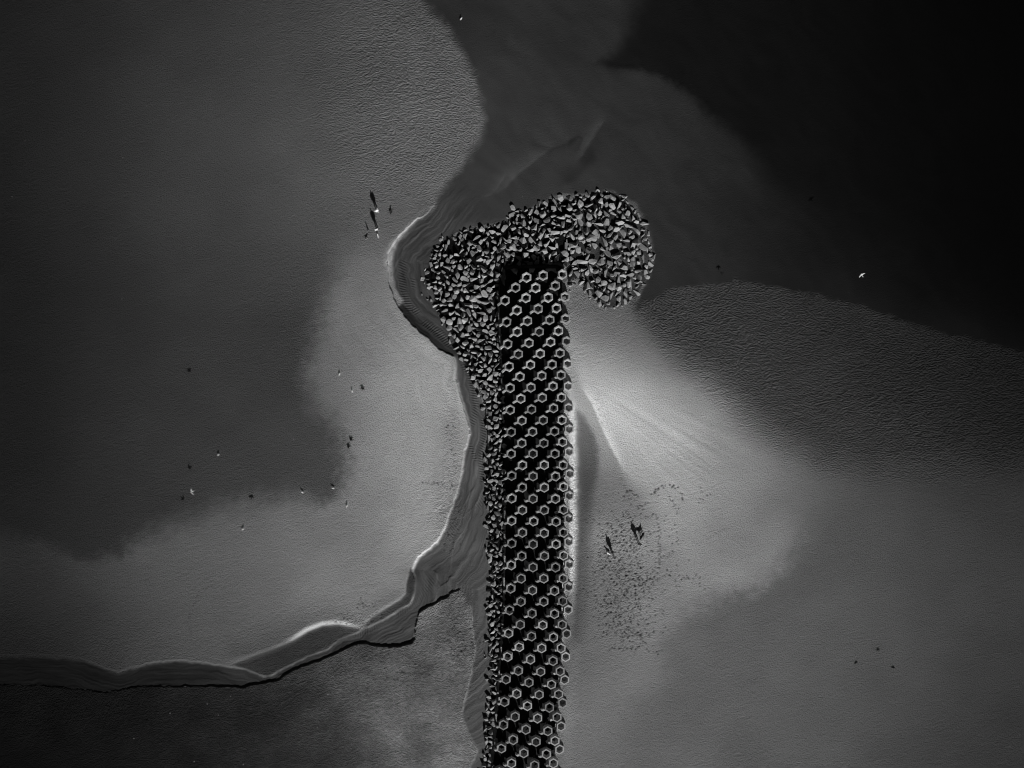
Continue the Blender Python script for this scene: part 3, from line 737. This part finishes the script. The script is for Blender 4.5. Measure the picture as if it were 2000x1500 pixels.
# only the part of the sheet that lies over water is kept
iu = np.clip(np.searchsorted(gx, SX0.ravel()), 0, len(gx) - 1); jv = np.clip(np.searchsorted(gy, SY0.ravel()), 0, len(gy) - 1)
dep = -Z[jv, iu].reshape(SX.shape)
dep = blur(dep, 2)
me = grid_mesh("sea", SX, SY, np.zeros_like(SX), {"depth": np.clip(dep, 0, 6)})
bm = bmesh.new(); bm.from_mesh(me)
sdv = sample(sd_water, SX.ravel(), SY.ravel())
bm.verts.ensure_lookup_table()
kill = [v for v, q in zip(bm.verts, sdv) if q < -14]
bmesh.ops.delete(bm, geom=kill, context='VERTS')
bm.to_mesh(me); bm.free()
tag(link("sea", me, M_SEA), kind="structure")

# ------------------------------------------------------------------ groyne: dark stone core and hexagonal concrete blocks
ORD = ["first", "second", "third", "fourth", "fifth", "sixth", "seventh", "eighth", "ninth", "tenth", "eleventh", "twelfth", "thirteenth", "fourteenth", "fifteenth",
       "sixteenth", "seventeenth", "eighteenth", "nineteenth", "twentieth", "twenty-first", "twenty-second", "twenty-third", "twenty-fourth", "twenty-fifth", "twenty-sixth", "twenty-seventh", "twenty-eighth", "twenty-ninth", "thirtieth"]
BLOCKS = {
 'A': [(986, 586), (989, 628), (991, 671), (994, 715), (996, 757), (996, 800), (998, 843), (998, 886), (999, 929), (999, 973), (999, 1017), (999, 1061), (998, 1104), (997, 1149), (995, 1192),
       (993, 1237), (991, 1283), (988, 1327), (985, 1371), (983, 1416), (979, 1462), (975, 1508)],
 'B': [(1007, 561), (1009, 605), (1010, 647), (1012, 691), (1015, 735), (1017, 778), (1019, 821), (1019, 865), (1020, 908), (1020, 952), (1020, 996), (1020, 1040), (1019, 1086), (1018, 1130),
       (1017, 1175), (1016, 1220), (1014, 1264), (1012, 1310), (1009, 1355), (1006, 1400), (1002, 1445), (999, 1491)],
 'C': [(1028, 541), (1027, 581), (1030, 626), (1033, 669), (1036, 712), (1037, 756), (1038, 799), (1040, 843), (1041, 886), (1041, 930), (1041, 974), (1042, 1018), (1041, 1063), (1041, 1108),
       (1040, 1153), (1039, 1198), (1038, 1243), (1036, 1288), (1033, 1333), (1030, 1379), (1027, 1425), (1023, 1471), (1019, 1516)],
 'D': [(1046, 561), (1051, 602), (1053, 647), (1055, 690), (1058, 733), (1059, 776), (1061, 820), (1062, 865), (1063, 908), (1063, 952), (1063, 996), (1063, 1041), (1063, 1086), (1062, 1130),
       (1062, 1175), (1060, 1221), (1058, 1266), (1056, 1312), (1053, 1357), (1050, 1403), (1047, 1449), (1044, 1495)],
 'E': [(1061, 537), (1071, 580), (1074, 624), (1075, 667), (1078, 711), (1080, 754), (1081, 797), (1083, 842), (1084, 886), (1085, 930), (1085, 974), (1086, 1019), (1086, 1063), (1085, 1108),
       (1083, 1154), (1083, 1199), (1081, 1245), (1080, 1291), (1077, 1337), (1073, 1382), (1070, 1428), (1067, 1473), (1062, 1518)],
 'F': [(1085, 557), (1087, 601), (1091, 645), (1094, 689), (1096, 732), (1097, 776), (1098, 820), (1099, 863), (1100, 908), (1101, 951), (1101, 995), (1101, 1040), (1101, 1085), (1100, 1130),
       (1099, 1174), (1098, 1220), (1096, 1266), (1094, 1311), (1091, 1356), (1088, 1401), (1084, 1447), (1081, 1491)],
 'G': [(1099, 535), (1104, 579), (1105, 622), (1107, 666), (1109, 710), (1110, 754), (1111, 796), (1112, 838), (1112, 882), (1113, 925), (1112, 968), (1111, 1013), (1111, 1058), (1112, 1102),
       (1111, 1146), (1110, 1191), (1107, 1238), (1105, 1283), (1103, 1328), (1099, 1373), (1096, 1419), (1093, 1464), (1089, 1510)]}
COLNAME = {'A': "leftmost column beside the rubble", 'B': "second column from the left", 'C': "third column from the left", 'D': "middle column",
           'E': "third column from the right", 'F': "second column from the right", 'G': "rightmost column along the sand"}
TOPZ = {'A': 1.85, 'B': 2.25, 'C': 2.4, 'D': 2.4, 'E': 2.3, 'F': 1.95, 'G': 1.25}

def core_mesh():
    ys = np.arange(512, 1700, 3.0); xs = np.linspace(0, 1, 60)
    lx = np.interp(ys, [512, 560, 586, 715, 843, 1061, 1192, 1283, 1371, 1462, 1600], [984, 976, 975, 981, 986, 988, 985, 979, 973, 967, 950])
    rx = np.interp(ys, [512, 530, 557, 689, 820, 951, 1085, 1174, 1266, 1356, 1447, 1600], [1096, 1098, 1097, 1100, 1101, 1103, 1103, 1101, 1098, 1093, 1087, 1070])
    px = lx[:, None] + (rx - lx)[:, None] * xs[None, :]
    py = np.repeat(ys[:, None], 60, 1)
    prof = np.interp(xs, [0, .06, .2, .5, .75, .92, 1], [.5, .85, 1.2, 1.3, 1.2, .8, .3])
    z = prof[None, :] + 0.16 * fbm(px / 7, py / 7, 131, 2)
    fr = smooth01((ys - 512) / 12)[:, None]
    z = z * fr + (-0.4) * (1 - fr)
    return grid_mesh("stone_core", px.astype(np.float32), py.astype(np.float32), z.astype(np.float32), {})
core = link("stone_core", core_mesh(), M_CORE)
tag(core, "stone core blackened by algae and painted shade lying under the hexagonal concrete blocks", "groyne")

def hexpt(r, k, z): 
    a = math.radians(90 + 60 * k)
    return (r * math.cos(a), r * math.sin(a), z)
def collar_mesh():
    bm = bmesh.new()
    rings = [(0.80, -0.60), (0.79, -0.14), (0.775, -0.03), (0.75, 0.0), (0.575, 0.0), (0.545, -0.03), (0.41, -0.48), (0.40, -0.60)]
    vs = [[bm.verts.new(hexpt(r, k, z)) for k in range(6)] for r, z in rings]
    n = len(rings)
    for i in range(n):
        for k in range(6):
            a, b = vs[i], vs[(i + 1) % n]
            bm.faces.new((a[k], a[(k + 1) % 6], b[(k + 1) % 6], b[k]))
    return bm_mesh("collar", bm)
def leg_mesh(secs):
    """square leg ending in a broader foot, leaning out along +X"""
    bm = bmesh.new()
    vs = []
    for (x, z), hw, ht in secs:
        vs.append([bm.verts.new((x + dx * ht * .75, dy * hw, z + dx * ht * .55)) for dx, dy in ((1, -1), (1, 1), (-1, 1), (-1, -1))])
    for i in range(len(vs) - 1):
        for k in range(4):
            bm.faces.new((vs[i][k], vs[i][(k + 1) % 4], vs[i + 1][(k + 1) % 4], vs[i + 1][k]))
    bm.faces.new(vs[0][::-1]); bm.faces.new(vs[-1])
    bmesh.ops.bevel(bm, geom=list(bm.edges), offset=0.025, segments=1, affect='EDGES')
    return bm_mesh("leg", bm)
SPLAY = [((0.66, -0.30), .16, .15), ((1.02, -0.46), .16, .17), ((1.26, -0.86), .15, .16), ((1.28, -1.30), .16, .16), ((1.34, -1.55), .20, .15), ((1.36, -1.95), .20, .17)]
STEEP = [((0.62, -0.42), .15, .14), ((0.68, -0.90), .15, .15), ((0.76, -1.40), .16, .16), ((0.92, -1.60), .20, .17), ((0.95, -1.95), .20, .18)]
ME_COLLAR, ME_LEG, ME_LEG2 = collar_mesh(), leg_mesh(SPLAY), leg_mesh(STEEP)
ME_COLLAR.materials.append(M_CONC); ME_LEG.materials.append(M_CONC); ME_LEG2.materials.append(M_CONC); ME_LEG3 = leg_mesh(STEEP); ME_LEG3.materials.append(M_SHADED_CONC)  # the north leg gets the copy with painted shade
for c, pts in BLOCKS.items():
    for i, (px, py) in enumerate(pts):
        zt = TOPZ[c] + rng.gauss(0, .07)
        if py < 600 and c in 'ABCDE': zt -= 0.15
        if c == 'G' and 690 < py < 1240: zt = 1.28
        p = at(px, py, zt)
        tilt = {'A': -0.10, 'B': -0.02, 'C': 0, 'D': 0, 'E': 0.02, 'F': 0.10, 'G': 0.16}[c]
        root = empty("armour_block", p, (rng.gauss(0, .05), tilt + rng.gauss(0, .05), rng.gauss(0, .07)))
        tag(root, "hollow hexagonal concrete block, %s from the rock head in the %s" % (ORD[i], COLNAME[c]), "concrete block", "hexagonal blocks along the groyne")
        o = bpy.data.objects.new("collar", ME_COLLAR); COL.objects.link(o); o.parent = root
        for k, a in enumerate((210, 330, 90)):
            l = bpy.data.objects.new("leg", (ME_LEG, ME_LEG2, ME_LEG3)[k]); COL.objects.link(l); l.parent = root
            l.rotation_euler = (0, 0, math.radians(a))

# ------------------------------------------------------------------ rocks
def rock_mesh(seed, sx, sy, sz, n=13):
    r = random.Random(seed)
    bm = bmesh.new()
    for _ in range(n):
        while True:
            v = Vector((r.uniform(-1, 1), r.uniform(-1, 1), r.uniform(-1, 1)))
            if 0.25 < v.length < 1: break
        v = v.normalized() * r.uniform(.86, 1.08)
        # push towards a block so that faces come out flat
        m = max(abs(v.x), abs(v.y), abs(v.z)); v = v.lerp(v / m * 0.9, 0.45)
        bm.verts.new((v.x * sx, v.y * sy, v.z * sz))
    res = bmesh.ops.convex_hull(bm, input=bm.verts)
    junk = [g for g in res.get("geom_interior", []) if isinstance(g, bmesh.types.BMVert)]
    if junk: bmesh.ops.delete(bm, geom=junk, context='VERTS')
    bmesh.ops.dissolve_limit(bm, angle_limit=0.22, verts=bm.verts, edges=bm.edges)
    bmesh.ops.bevel(bm, geom=list(bm.edges), offset=0.03, segments=1, affect='EDGES', clamp_overlap=True)
    me = bm_mesh("boulder", bm)
    me.materials.append(M_ROCK)
    return me
VAR = []
shapes = [("angular", 1, .8, .7), ("angular", 1, .9, .75), ("blocky", .95, .85, .8), ("long", 1.25, .62, .6), ("long", 1.3, .55, .55), ("slab-like", 1.15, .85, .38),
          ("slab-like", 1.05, .95, .42), ("wedge-shaped", 1.1, .7, .65)]
for k in range(24):
    nm, a, b, c = shapes[k % 8]
    VAR.append((nm, rock_mesh(200 + k, a, b, c, 10 + k % 6)))

rocks = []        # px, py, radius in px
cell = {}
def ok(px, py, r):
    for a in range(int(px // 16) - 2, int(px // 16) + 3):
        for b in range(int(py // 16) - 2, int(py // 16) + 3):
            for q in cell.get((a, b), ()):
                if (q[0] - px) ** 2 + (q[1] - py) ** 2 < (0.87 * (q[2] + r)) ** 2: return False
    return True
def put(px, py, r):
    t_ = (px, py, r); rocks.append(t_); cell.setdefault((int(px // 16), int(py // 16)), []).append(t_)
for q in [(1178, 472, 11), (1156, 465, 9), (1216, 457, 9), (1146, 452, 8), (1205, 497, 9), (1120, 476, 9), (1040, 470, 8), (1027, 455, 8), (1108, 418, 8), (1183, 415, 7), (1209, 400, 8),
          (893, 534, 8.5), (986, 446, 7), (1024, 434, 7.5), (899, 521, 6.5), (971, 536, 7), (946, 574, 7), (905, 603, 6.5), (926, 615, 6.5), (915, 643, 7.5), (958, 738, 7), (944, 700, 6), (1152, 572, 8), (1243, 450, 8),
          (1258, 505, 9), (1186, 495, 7), (1013, 413, 6)]:
    put(*q)
rx0, rx1, ry0, ry1 = 820, 1280, 370, 1650
poly_np = [(p[0], p[1]) for p in ROCKS]
HOLES = [(1166, 494, 9), (1150, 543, 6), (1100, 470, 6), (1072, 440, 6), (885, 485, 10), (1128, 500, 8), (1090, 490, 5), (1175, 540, 5), (1195, 430, 6), (1140, 480, 6)]
def try_fill(ntry, rlo, rhi):
    xs = nrng.uniform(rx0, rx1, ntry); ys = nrng.uniform(ry0, ry1, ntry); rs = nrng.uniform(rlo, rhi, ntry)
    m = inside(xs + nrng.normal(0, 3.5, ntry), ys + nrng.normal(0, 3.5, ntry), poly_np)
    m &= ~((xs > 986) & (xs < 1100) & (ys > 520))
    for x, y, r, q in zip(xs, ys, rs, m):
        if not q: continue
        # boulders get smaller along the flank and at the western fringe
        lim = 8.6 if x > 1080 else (7.4 if y < 640 else 6.6)
        if y > 740: lim = 5.6
        if x < 870 and y < 600: lim = 5.0
        if r > lim: continue
        if any((x - h[0]) ** 2 + (y - h[1]) ** 2 < (h[2] + r * .6) ** 2 for h in HOLES): continue
        if x < 905 and y < 560 and rng.random() < 0.55 and r > 2.5: continue
        if ok(x, y, r): put(x, y, r)
try_fill(2600, 6.6, 8.6); try_fill(6500, 5.4, 7.4); try_fill(26000, 4.6, 5.8); try_fill(30000, 3.6, 4.6); try_fill(16000, 2.5, 3.6); try_fill(5000, 1.7, 2.5)
for x, y, r in [(865, 480, 3), (890, 475, 2.5), (864, 462, 3), (848, 570, 2), (835, 585, 1.8), (829, 553, 1.8), (838, 556, 2.2), (845, 560, 2), (824, 575, 2), (866, 629, 2.4), (948, 1284, 2.6),
                (947, 1279, 2), (1152, 583, 3), (1113, 568, 2), (1106, 566, 1.8), (952, 935, 3), (949, 928, 2.6), (948, 1070, 1.5), (1200, 602, 2.2), (1228, 590, 2.4)]:
    put(x, y, r)
def visible(q): return -8 < q[0] < 2008 and -8 < q[1] < 1508
rocks.sort(key=lambda q: (not visible(q), -q[2]))
named = rocks[:300]; rest = rocks[300:]

def rim_of(px, py):
    return float(linedist(np.array([px], np.float32), np.array([py], np.float32), poly_np, True)[0][0])
def rock_pose(px, py, r):
    sc_ = r * S
    z = zat(px, py)
    if py < 660: z -= 0.5 * sc_ * (1 - min(rim_of(px, py), 16) / 16)
    rot = Euler((rng.uniform(-.45, .45), rng.uniform(-.45, .45), rng.uniform(0, 6.28)))
    return z, sc_, rot
HC = (1120, 490)
def clock(px, py):
    a = (math.degrees(math.atan2(px - HC[0], HC[1] - py))) % 360
    k = int(round(a / 5)) % 72
    HN = ["twelve", "one", "two", "three", "four", "five", "six", "seven", "eight", "nine", "ten", "eleven", "twelve"]
    h, m = k // 6, k % 6
    return k, [HN[h] + " o'clock", "ten past " + HN[h], "twenty past " + HN[h], "half past " + HN[h], "twenty to " + HN[h + 1], "ten to " + HN[h + 1]][m]
info = []
for (px, py, r) in named:
    k = rng.randrange(len(VAR))
    if r > 8.5: k = [0, 1, 2, 5, 6, 13, 14][rng.randrange(7)]
    if py < 655:
        key = ("head",) + clock(px, py); rank = -math.hypot(px - HC[0], py - HC[1])
    else:
        i = min(range(len(BLOCKS['A'])), key=lambda j: abs(BLOCKS['A'][j][1] - py))
        key = ("flank", i, ""); rank = -px
    info.append([px, py, r, k, key, rank])
groups = {}
for e in info: groups.setdefault(e[4], []).append(e)
for key, es in groups.items():
    es.sort(key=lambda e: e[5])
    for n, e in enumerate(es):
        shape = VAR[e[3]][0]
        size = "huge" if e[2] > 8.3 else ("big" if e[2] > 5.6 else "mid-sized")
        if key[0] == "head":
            e.append("%s %s boulder at %s on the rock head, %s in from its rim" % (size, shape, key[2], ORD[n]))
        else:
            nn = len(es) - 1 - n
            e.append("%s %s boulder, %s out from the %s hexagonal block of the leftmost column" % (size, shape, ORD[nn], ORD[key[1]]))
for px, py, r, k, key, rank, lab in info:
    z, sc_, rot = rock_pose(px, py, r)
    o = bpy.data.objects.new("boulder", VAR[k][1])
    zc = z + 0.22 * sc_ + rng.uniform(-.05, .20)
    if r > 8: rot = Euler((rot.x * .4, rot.y * .4, rot.z))
    o.location = at(px, py, zc + 0.3 * sc_) - Vector((0, 0, 0.3 * sc_)); o.rotation_euler = rot; o.scale = (sc_ * 1.16,) * 3
    COL.objects.link(o)
    tag(o, lab, "boulder", "boulders of the groyne")
def merged(items):
    co, fa, off = [], [], 0
    for px, py, r in items:
        me = VAR[rng.randrange(len(VAR))][1]
        z, sc_, rot = rock_pose(px, py, r)
        M = Matrix.LocRotScale(at(px, py, z + 0.28 * sc_ + rng.uniform(0, .15)), rot, Vector((sc_ * 1.16,) * 3))
        for v in me.vertices: co.append(M @ v.co)
        for p in me.polygons: fa.append([i + off for i in p.vertices])
        off += len(me.vertices)
    me = bpy.data.meshes.new("rubble"); me.from_pydata(co, [], fa); me.update()
    return me
rub = link("rubble", merged(rest), M_ROCK)
tag(rub, "small broken stones packed between and around the larger boulders", "rubble", kind="stuff")

# ------------------------------------------------------------------ living figures
def skin_obj(name, verts, edges, radii, mat, parent=None, sub=2, root=0):
    me = bpy.data.meshes.new(name); me.from_pydata([Vector(v) for v in verts], edges, []); me.update()
    o = link(name, me, mat, parent)
    md = o.modifiers.new("skin", 'SKIN'); md.use_smooth_shade = True
    sv = me.skin_vertices[0].data
    for i, r in enumerate(radii):
        sv[i].radius = (r, r) if not isinstance(r, tuple) else r
        sv[i].use_root = (i == root)
    ss = o.modifiers.new("subsurf", 'SUBSURF'); ss.levels = sub; ss.render_levels = sub
    return o

def person(px, py, face, label, top, legs, hair, stride=.22, h=1.74, arms=(.25, -.25)):
    """standing or walking figure; face = heading in degrees from +X"""
    k = h / 1.74
    z0 = zat(px, py)
    s = stride
    V = [(0, 0, .93), (0, 0, 1.10), (0, 0, 1.28), (0, 0, 1.42), (.01, 0, 1.50), (.02, 0, 1.60), (.02, 0, 1.70),     # pelvis..crown 0-6
         (0, .09, .90), (s * .55, .10, .50), (s * .8, .10, .09), (s * .8 + .15, .11, .05),                              # left leg 7-10
         (0, -.09, .90), (-s * .15, -.10, .50), (-s * 1.0, -.10, .11), (-s * 1.0 + .15, -.11, .05),                     # right leg 11-14
         (0, .20, 1.40), (arms[0] * .5, .25, 1.13), (arms[0], .22, .90), (arms[0] + .05, .20, .81),                      # left arm 15-18
         (0, -.20, 1.40), (arms[1] * .5, -.25, 1.13), (arms[1] + .04, -.22, .90), (arms[1] + .1, -.20, .81),             # right arm 19-22
         (.135, 0, 1.605)]                                                                                              # nose 23
    E = [(0, 1), (1, 2), (2, 3), (3, 4), (4, 5), (5, 6), (0, 7), (7, 8), (8, 9), (9, 10), (0, 11), (11, 12), (12, 13), (13, 14),
         (3, 15), (15, 16), (16, 17), (17, 18), (3, 19), (19, 20), (20, 21), (21, 22), (5, 23)]
    R = [.13, .12, .14, .12,   .06, .118, .09, .095, .06, .04, .035, .095, .06, .04, .035, .06, .045, .033, .035, .06, .045, .033, .035, .018]
    V = [(a * k, b * k, c * k) for a, b, c in V]
    body = skin_obj("person", V, E, R, M_SKIN)
    body.location = at(px, py, z0); body.rotation_euler = (0, 0, math.radians(face))
    tag(body, label, "person")
    ti = [0, 1, 2, 3, 15, 16, 17, 19, 20, 21]
    mp = {a: b for b, a in enumerate(ti)}
    skin_obj("jacket", [V[i] for i in ti], [(mp[a], mp[b]) for a, b in E if a in mp and b in mp], [R[i] + .042 for i in ti], top, body)
    li = [0, 7, 8, 9, 11, 12, 13]
    mp = {a: b for b, a in enumerate(li)}
    skin_obj("trousers", [V[i] for i in li], [(mp[a], mp[b]) for a, b in E if a in mp and b in mp], [R[i] + .025 for i in li], legs, body)
    skin_obj("hair", [(-.015 * k, 0, 1.62 * k), (-.01 * k, 0, 1.72 * k)], [(0, 1)], [.132, .10], hair, body)
    for a, b in ((9, 10), (13, 14)):
        skin_obj("shoe", [V[a], V[b]], [(0, 1)], [.055, .05], M_SHOE, body)
    return body

def dog(px, py, face, label, mat, h=.45):
    z0 = zat(px, py); k = h / .55
    V = [(-.30, 0, .46), (-.05, 0, .45), (.22, 0, .47), (.36, 0, .58), (.47, 0, .64), (.62, 0, .60),                 # rump..muzzle 0-5
         (-.44, 0, .55), (-.55, 0, .66),                                                                              # tail 6-7
         (-.30, .09, .38), (-.24, .10, .26), (-.34, .10, .15), (-.31, .10, .02),                                          # hind left 8-11
         (-.30, -.09, .38), (-.18, -.10, .26), (-.27, -.10, .15), (-.23, -.10, .02),                                       # hind right 12-15
         (.22, .09, .36), (.20, .09, .18), (.24, .09, .02),                                                              # fore left 16-18
         (.22, -.09, .36), (.28, -.09, .18), (.33, -.09, .02),                                                           # fore right 19-21
         (.43, .07, .73), (.43, -.07, .73)]                                                                             # ears
    E = [(0, 1), (1, 2), (2, 3), (3, 4), (4, 5), (0, 6), (6, 7), (0, 8), (8, 9), (9, 10), (10, 11), (0, 12), (12, 13), (13, 14), (14, 15),
         (2, 16), (16, 17), (17, 18), (2, 19), (19, 20), (20, 21), (4, 22), (4, 23)]
    R = [.11, .10, .14, .08, .075, .035, .03, .018, .07, .05, .03, .03, .07, .05, .03, .03, .055, .035, .03, .055, .035, .03, .025, .025]
    o = skin_obj("dog", [(a * k, b * k, c * k) for a, b, c in V], E, [r * k * 1.25 for r in R], mat, sub=1)
    o.location = at(px, py, z0); o.rotation_euler = (0, 0, math.radians(face))
    return tag(o, label, "dog")

def standing_gull(px, py, face, label, k=1.0, mat=None, name="gull"):
    z0 = zat(px, py)
    V = [(-.24, 0, .17), (-.10, 0, .20), (.06, 0, .22), (.15, 0, .29), (.18, 0, .36), (.25, 0, .35)]
    E = [(i, i + 1) for i in range(5)]
    o = skin_obj(name, [(a * k, b * k, c * k) for a, b, c in V], E, [r * k for r in (.025, .075, .10, .06, .052, .012)], mat or M_FEATHER, sub=1, root=1)
    o.location = at(px, py, z0); o.rotation_euler = (0, 0, math.radians(face))
    for s in (-1, 1):
        w = skin_obj("wing", [(-.30 * k, s * .04 * k, .19 * k), (-.10 * k, s * .075 * k, .225 * k), (.05 * k, s * .085 * k, .23 * k)], [(0, 1), (1, 2)],
                     [.015 * k, .055 * k, .05 * k], M_WING if mat is None else mat, o, 1)
        skin_obj("leg", [(.0, s * .04 * k, .16 * k), (.01, s * .045 * k, 0), (.05 * k, s * .05 * k, .0)], [(0, 1), (1, 2)], [.012, .01, .01], M_BEAK, o, 1)
    skin_obj("beak", [(.25 * k, 0, .35 * k), (.31 * k, 0, .335 * k)], [(0, 1)], [.013 * k, .006 * k], M_BEAK, o, 1)
    return o
def flying_bird(px, py, z, face, label, mat, wmat, name, cat, span=1.0, bank=0.0, sweep=.12, dihedral=.1):
    V = [(-.26, 0, 0), (-.1, 0, 0), (.1, 0, .01), (.22, 0, .02), (.29, 0, .01)]
    o = skin_obj(name, V, [(i, i + 1) for i in range(4)], [.05, .065, .07, .05, .012], mat, sub=1, root=2)
    o.location = at(px, py, z); o.rotation_euler = (bank, 0, math.radians(face))
    for s in (-1, 1):
        bm = bmesh.new()
        prof = [(.03, .13, -.07, 0), (.22, .16, -.06, dihedral * .25), (.36, .10, -.08, dihedral * .3), (.50, .02 - sweep, -.10 - sweep, dihedral * .25)]
        up, dn = [], []
        for y, le, te, z_ in prof:
            th = .012 if y < .45 else .004
            up.append([bm.verts.new((le, s * y * span, z_ + th * .4)), bm.verts.new(((le + te) / 2, s * y * span, z_ + th)), bm.verts.new((te, s * y * span, z_))])
            dn.append([bm.verts.new((le, s * y * span, z_ - th * .4)), bm.verts.new(((le + te) / 2, s * y * span, z_ - th)), bm.verts.new((te, s * y * span, z_ - th * .5))])
        for i in range(3):
            for j in range(2):
                bm.faces.new((up[i][j], up[i][j + 1], up[i + 1][j + 1], up[i + 1][j])); bm.faces.new((dn[i][j], dn[i + 1][j], dn[i + 1][j + 1], dn[i][j + 1]))
            bm.faces.new((up[i][0], up[i + 1][0], dn[i + 1][0], dn[i][0])); bm.faces.new((up[i][2], dn[i][2], dn[i + 1][2], up[i + 1][2]))
        for e in (0, 3):
            bm.faces.new((up[e][0], dn[e][0], dn[e][1], up[e][1])); bm.faces.new((up[e][1], dn[e][1], dn[e][2], up[e][2]))
        link("wing", bm_mesh("wing", bm), wmat, o, True)
    skin_obj("tail", [(-.24, 0, 0), (-.38, 0, 0)], [(0, 1)], [(.05, .012), (.08, .008)], wmat, o, 1)
    tag(o, label, cat)
    return o

person(738, 415, 125, "person in a white shirt walking, the upper of the two by the curved bank", M_WHITE, M_PALE, M_GREYHAIR, .16, 1.74, (.1, -.12))
person(738.5, 451, 110, "person in grey clothes, the lower of the two by the curved bank", M_PALE, M_MID, M_HAIR, .12, 1.70, (-.08, .1))
person(1198, 1086, 275, "person in pale clothes with the small white dog among the footprints", M_PALE, M_WHITE, M_HAIR, .12, 1.76, (.08, -.05))
person(1247, 1060.5, 100, "person in a pale jacket beside the tall black dog among the footprints", M_PALE, M_MID, M_GREYHAIR, .05, 1.76, (.03, .03))
dog(739, 462, 100, "small pale dog just below the two people by the curved bank", M_FURP, .34)
dog(718.5, 447, 110, "small dark dog left of the two people by the curved bank", M_FUR, .34)
dog(717, 467, 20, "small grey dog at the lower left of the two people by the bank", M_MID, .30)
dog(764.5, 416, 60, "black dog standing alone to the right of the person in white", M_FUR, .34)
dog(1188.5, 1080, 150, "small white dog at the left side of a person in pale clothes", M_FURP, .42)
dog(1253, 1045, 235, "tall black dog facing a person in a pale jacket among the footprints", M_FUR, .60)

for (x, y, f, lab) in [(664, 731, 60, "white gull standing on pale sand west of the narrow channel neck"), (688.5, 764, 90, "small white gull standing near the crows over pale sand"),
                       (428, 888, 20, "white gull standing alone on the dark wet sand at mid left"), (591, 961, 150, "white gull at the lower rim of the dark wet patch, left of the other"),
                       (651, 953, 160, "white gull inside the corner of the dark wet patch"), (476, 1033, 30, "white gull standing on the pale sand below the dark wet patch"),
                       (678.5, 988, 70, "white gull just below the corner of the dark wet patch"), (901, 38, 45, "pale gull standing at the dark pool near the top edge")]:
    tag(standing_gull(x, y, f, lab, 0.92), lab, "gull", "gulls standing on the beach")
def bird(*a, group=None, **k):
    o = flying_bird(*a, **k); o["group"] = group; return o
bird(375, 960, 2.2, 200, "pale gull gliding low over the dark wet sand at left", M_FEATHER, M_WING, "gull", "gull", group="gulls in flight")
bird(1683, 537, 6.0, 125, "white gull gliding with spread wings over the black sea", M_FEATHER, M_FEATHER, "gull", "gull", group="gulls in flight", sweep=.03)
for (x, y, f, lab) in [(708, 759, 70, "black crow with bent wings flying beside the small white gull"), (686, 858, 240, "upper of the two black crows flying close together over pale sand"),
                       (681, 872, 170, "lower of the two black crows flying close together over pale sand"), (357, 974, 320, "black crow flying below the pale gliding gull"),
                       (370, 724, 320, "lone black crow flying over the dark wet sand, highest on the left"), (491, 971, 90, "black crow flying above the gull on the pale lower sand"),
                       (1410, 534, 90, "black crow flying over the water edge right of the rock head")]:
    bird(x, y, .5, f, lab, M_BLACK, M_BLACK, "crow", "crow", group="crows in flight", span=.72, sweep=.2)

def hole_mark(px, py, arms, label, cat, mat):  # raised dark shape added in place of a shaded hole in the sand
    z0 = zat(px, py)
    V = [(0, 0, .05)]; E = []; R = [.06]
    for dx, dy, r in arms:
        dx *= .8; dy *= .8; r *= .62
        V += [(dx * .5 * S, -dy * .5 * S + .02, .07), (dx * S, -dy * S, .03)]; R += [r * .8, r * .5]
        n = len(V); E += [(0, n - 2), (n - 2, n - 1)]
    o = skin_obj("hole_stand_in", V, E, R, mat, sub=1)
    o.location = at(px, py, z0)
    return tag(o, label, cat, "stand-ins for shaded holes on the right beach")
hole_mark(1672, 1294, [(1, -4, .12), (-4, 4, .1), (5, 1, .07)], "dark forked stand-in for a shaded hole, leftmost of three on the right beach", "hole_stand_in", M_HOLE)
hole_mark(1715, 1269, [(0, -4, .12), (-6, 1, .06), (5, 2, .12), (-3, 4, .08)], "dark star-shaped stand-in for a shaded hole, uppermost of three on the right beach", "hole_stand_in", M_HOLE)
hole_mark(1744, 1304, [(4, -1, .22), (-6, 0, .07), (1, 2, .2)], "dark lumpy stand-in for a shaded hole, lowest of three on the right beach", "hole_stand_in", M_HOLE)
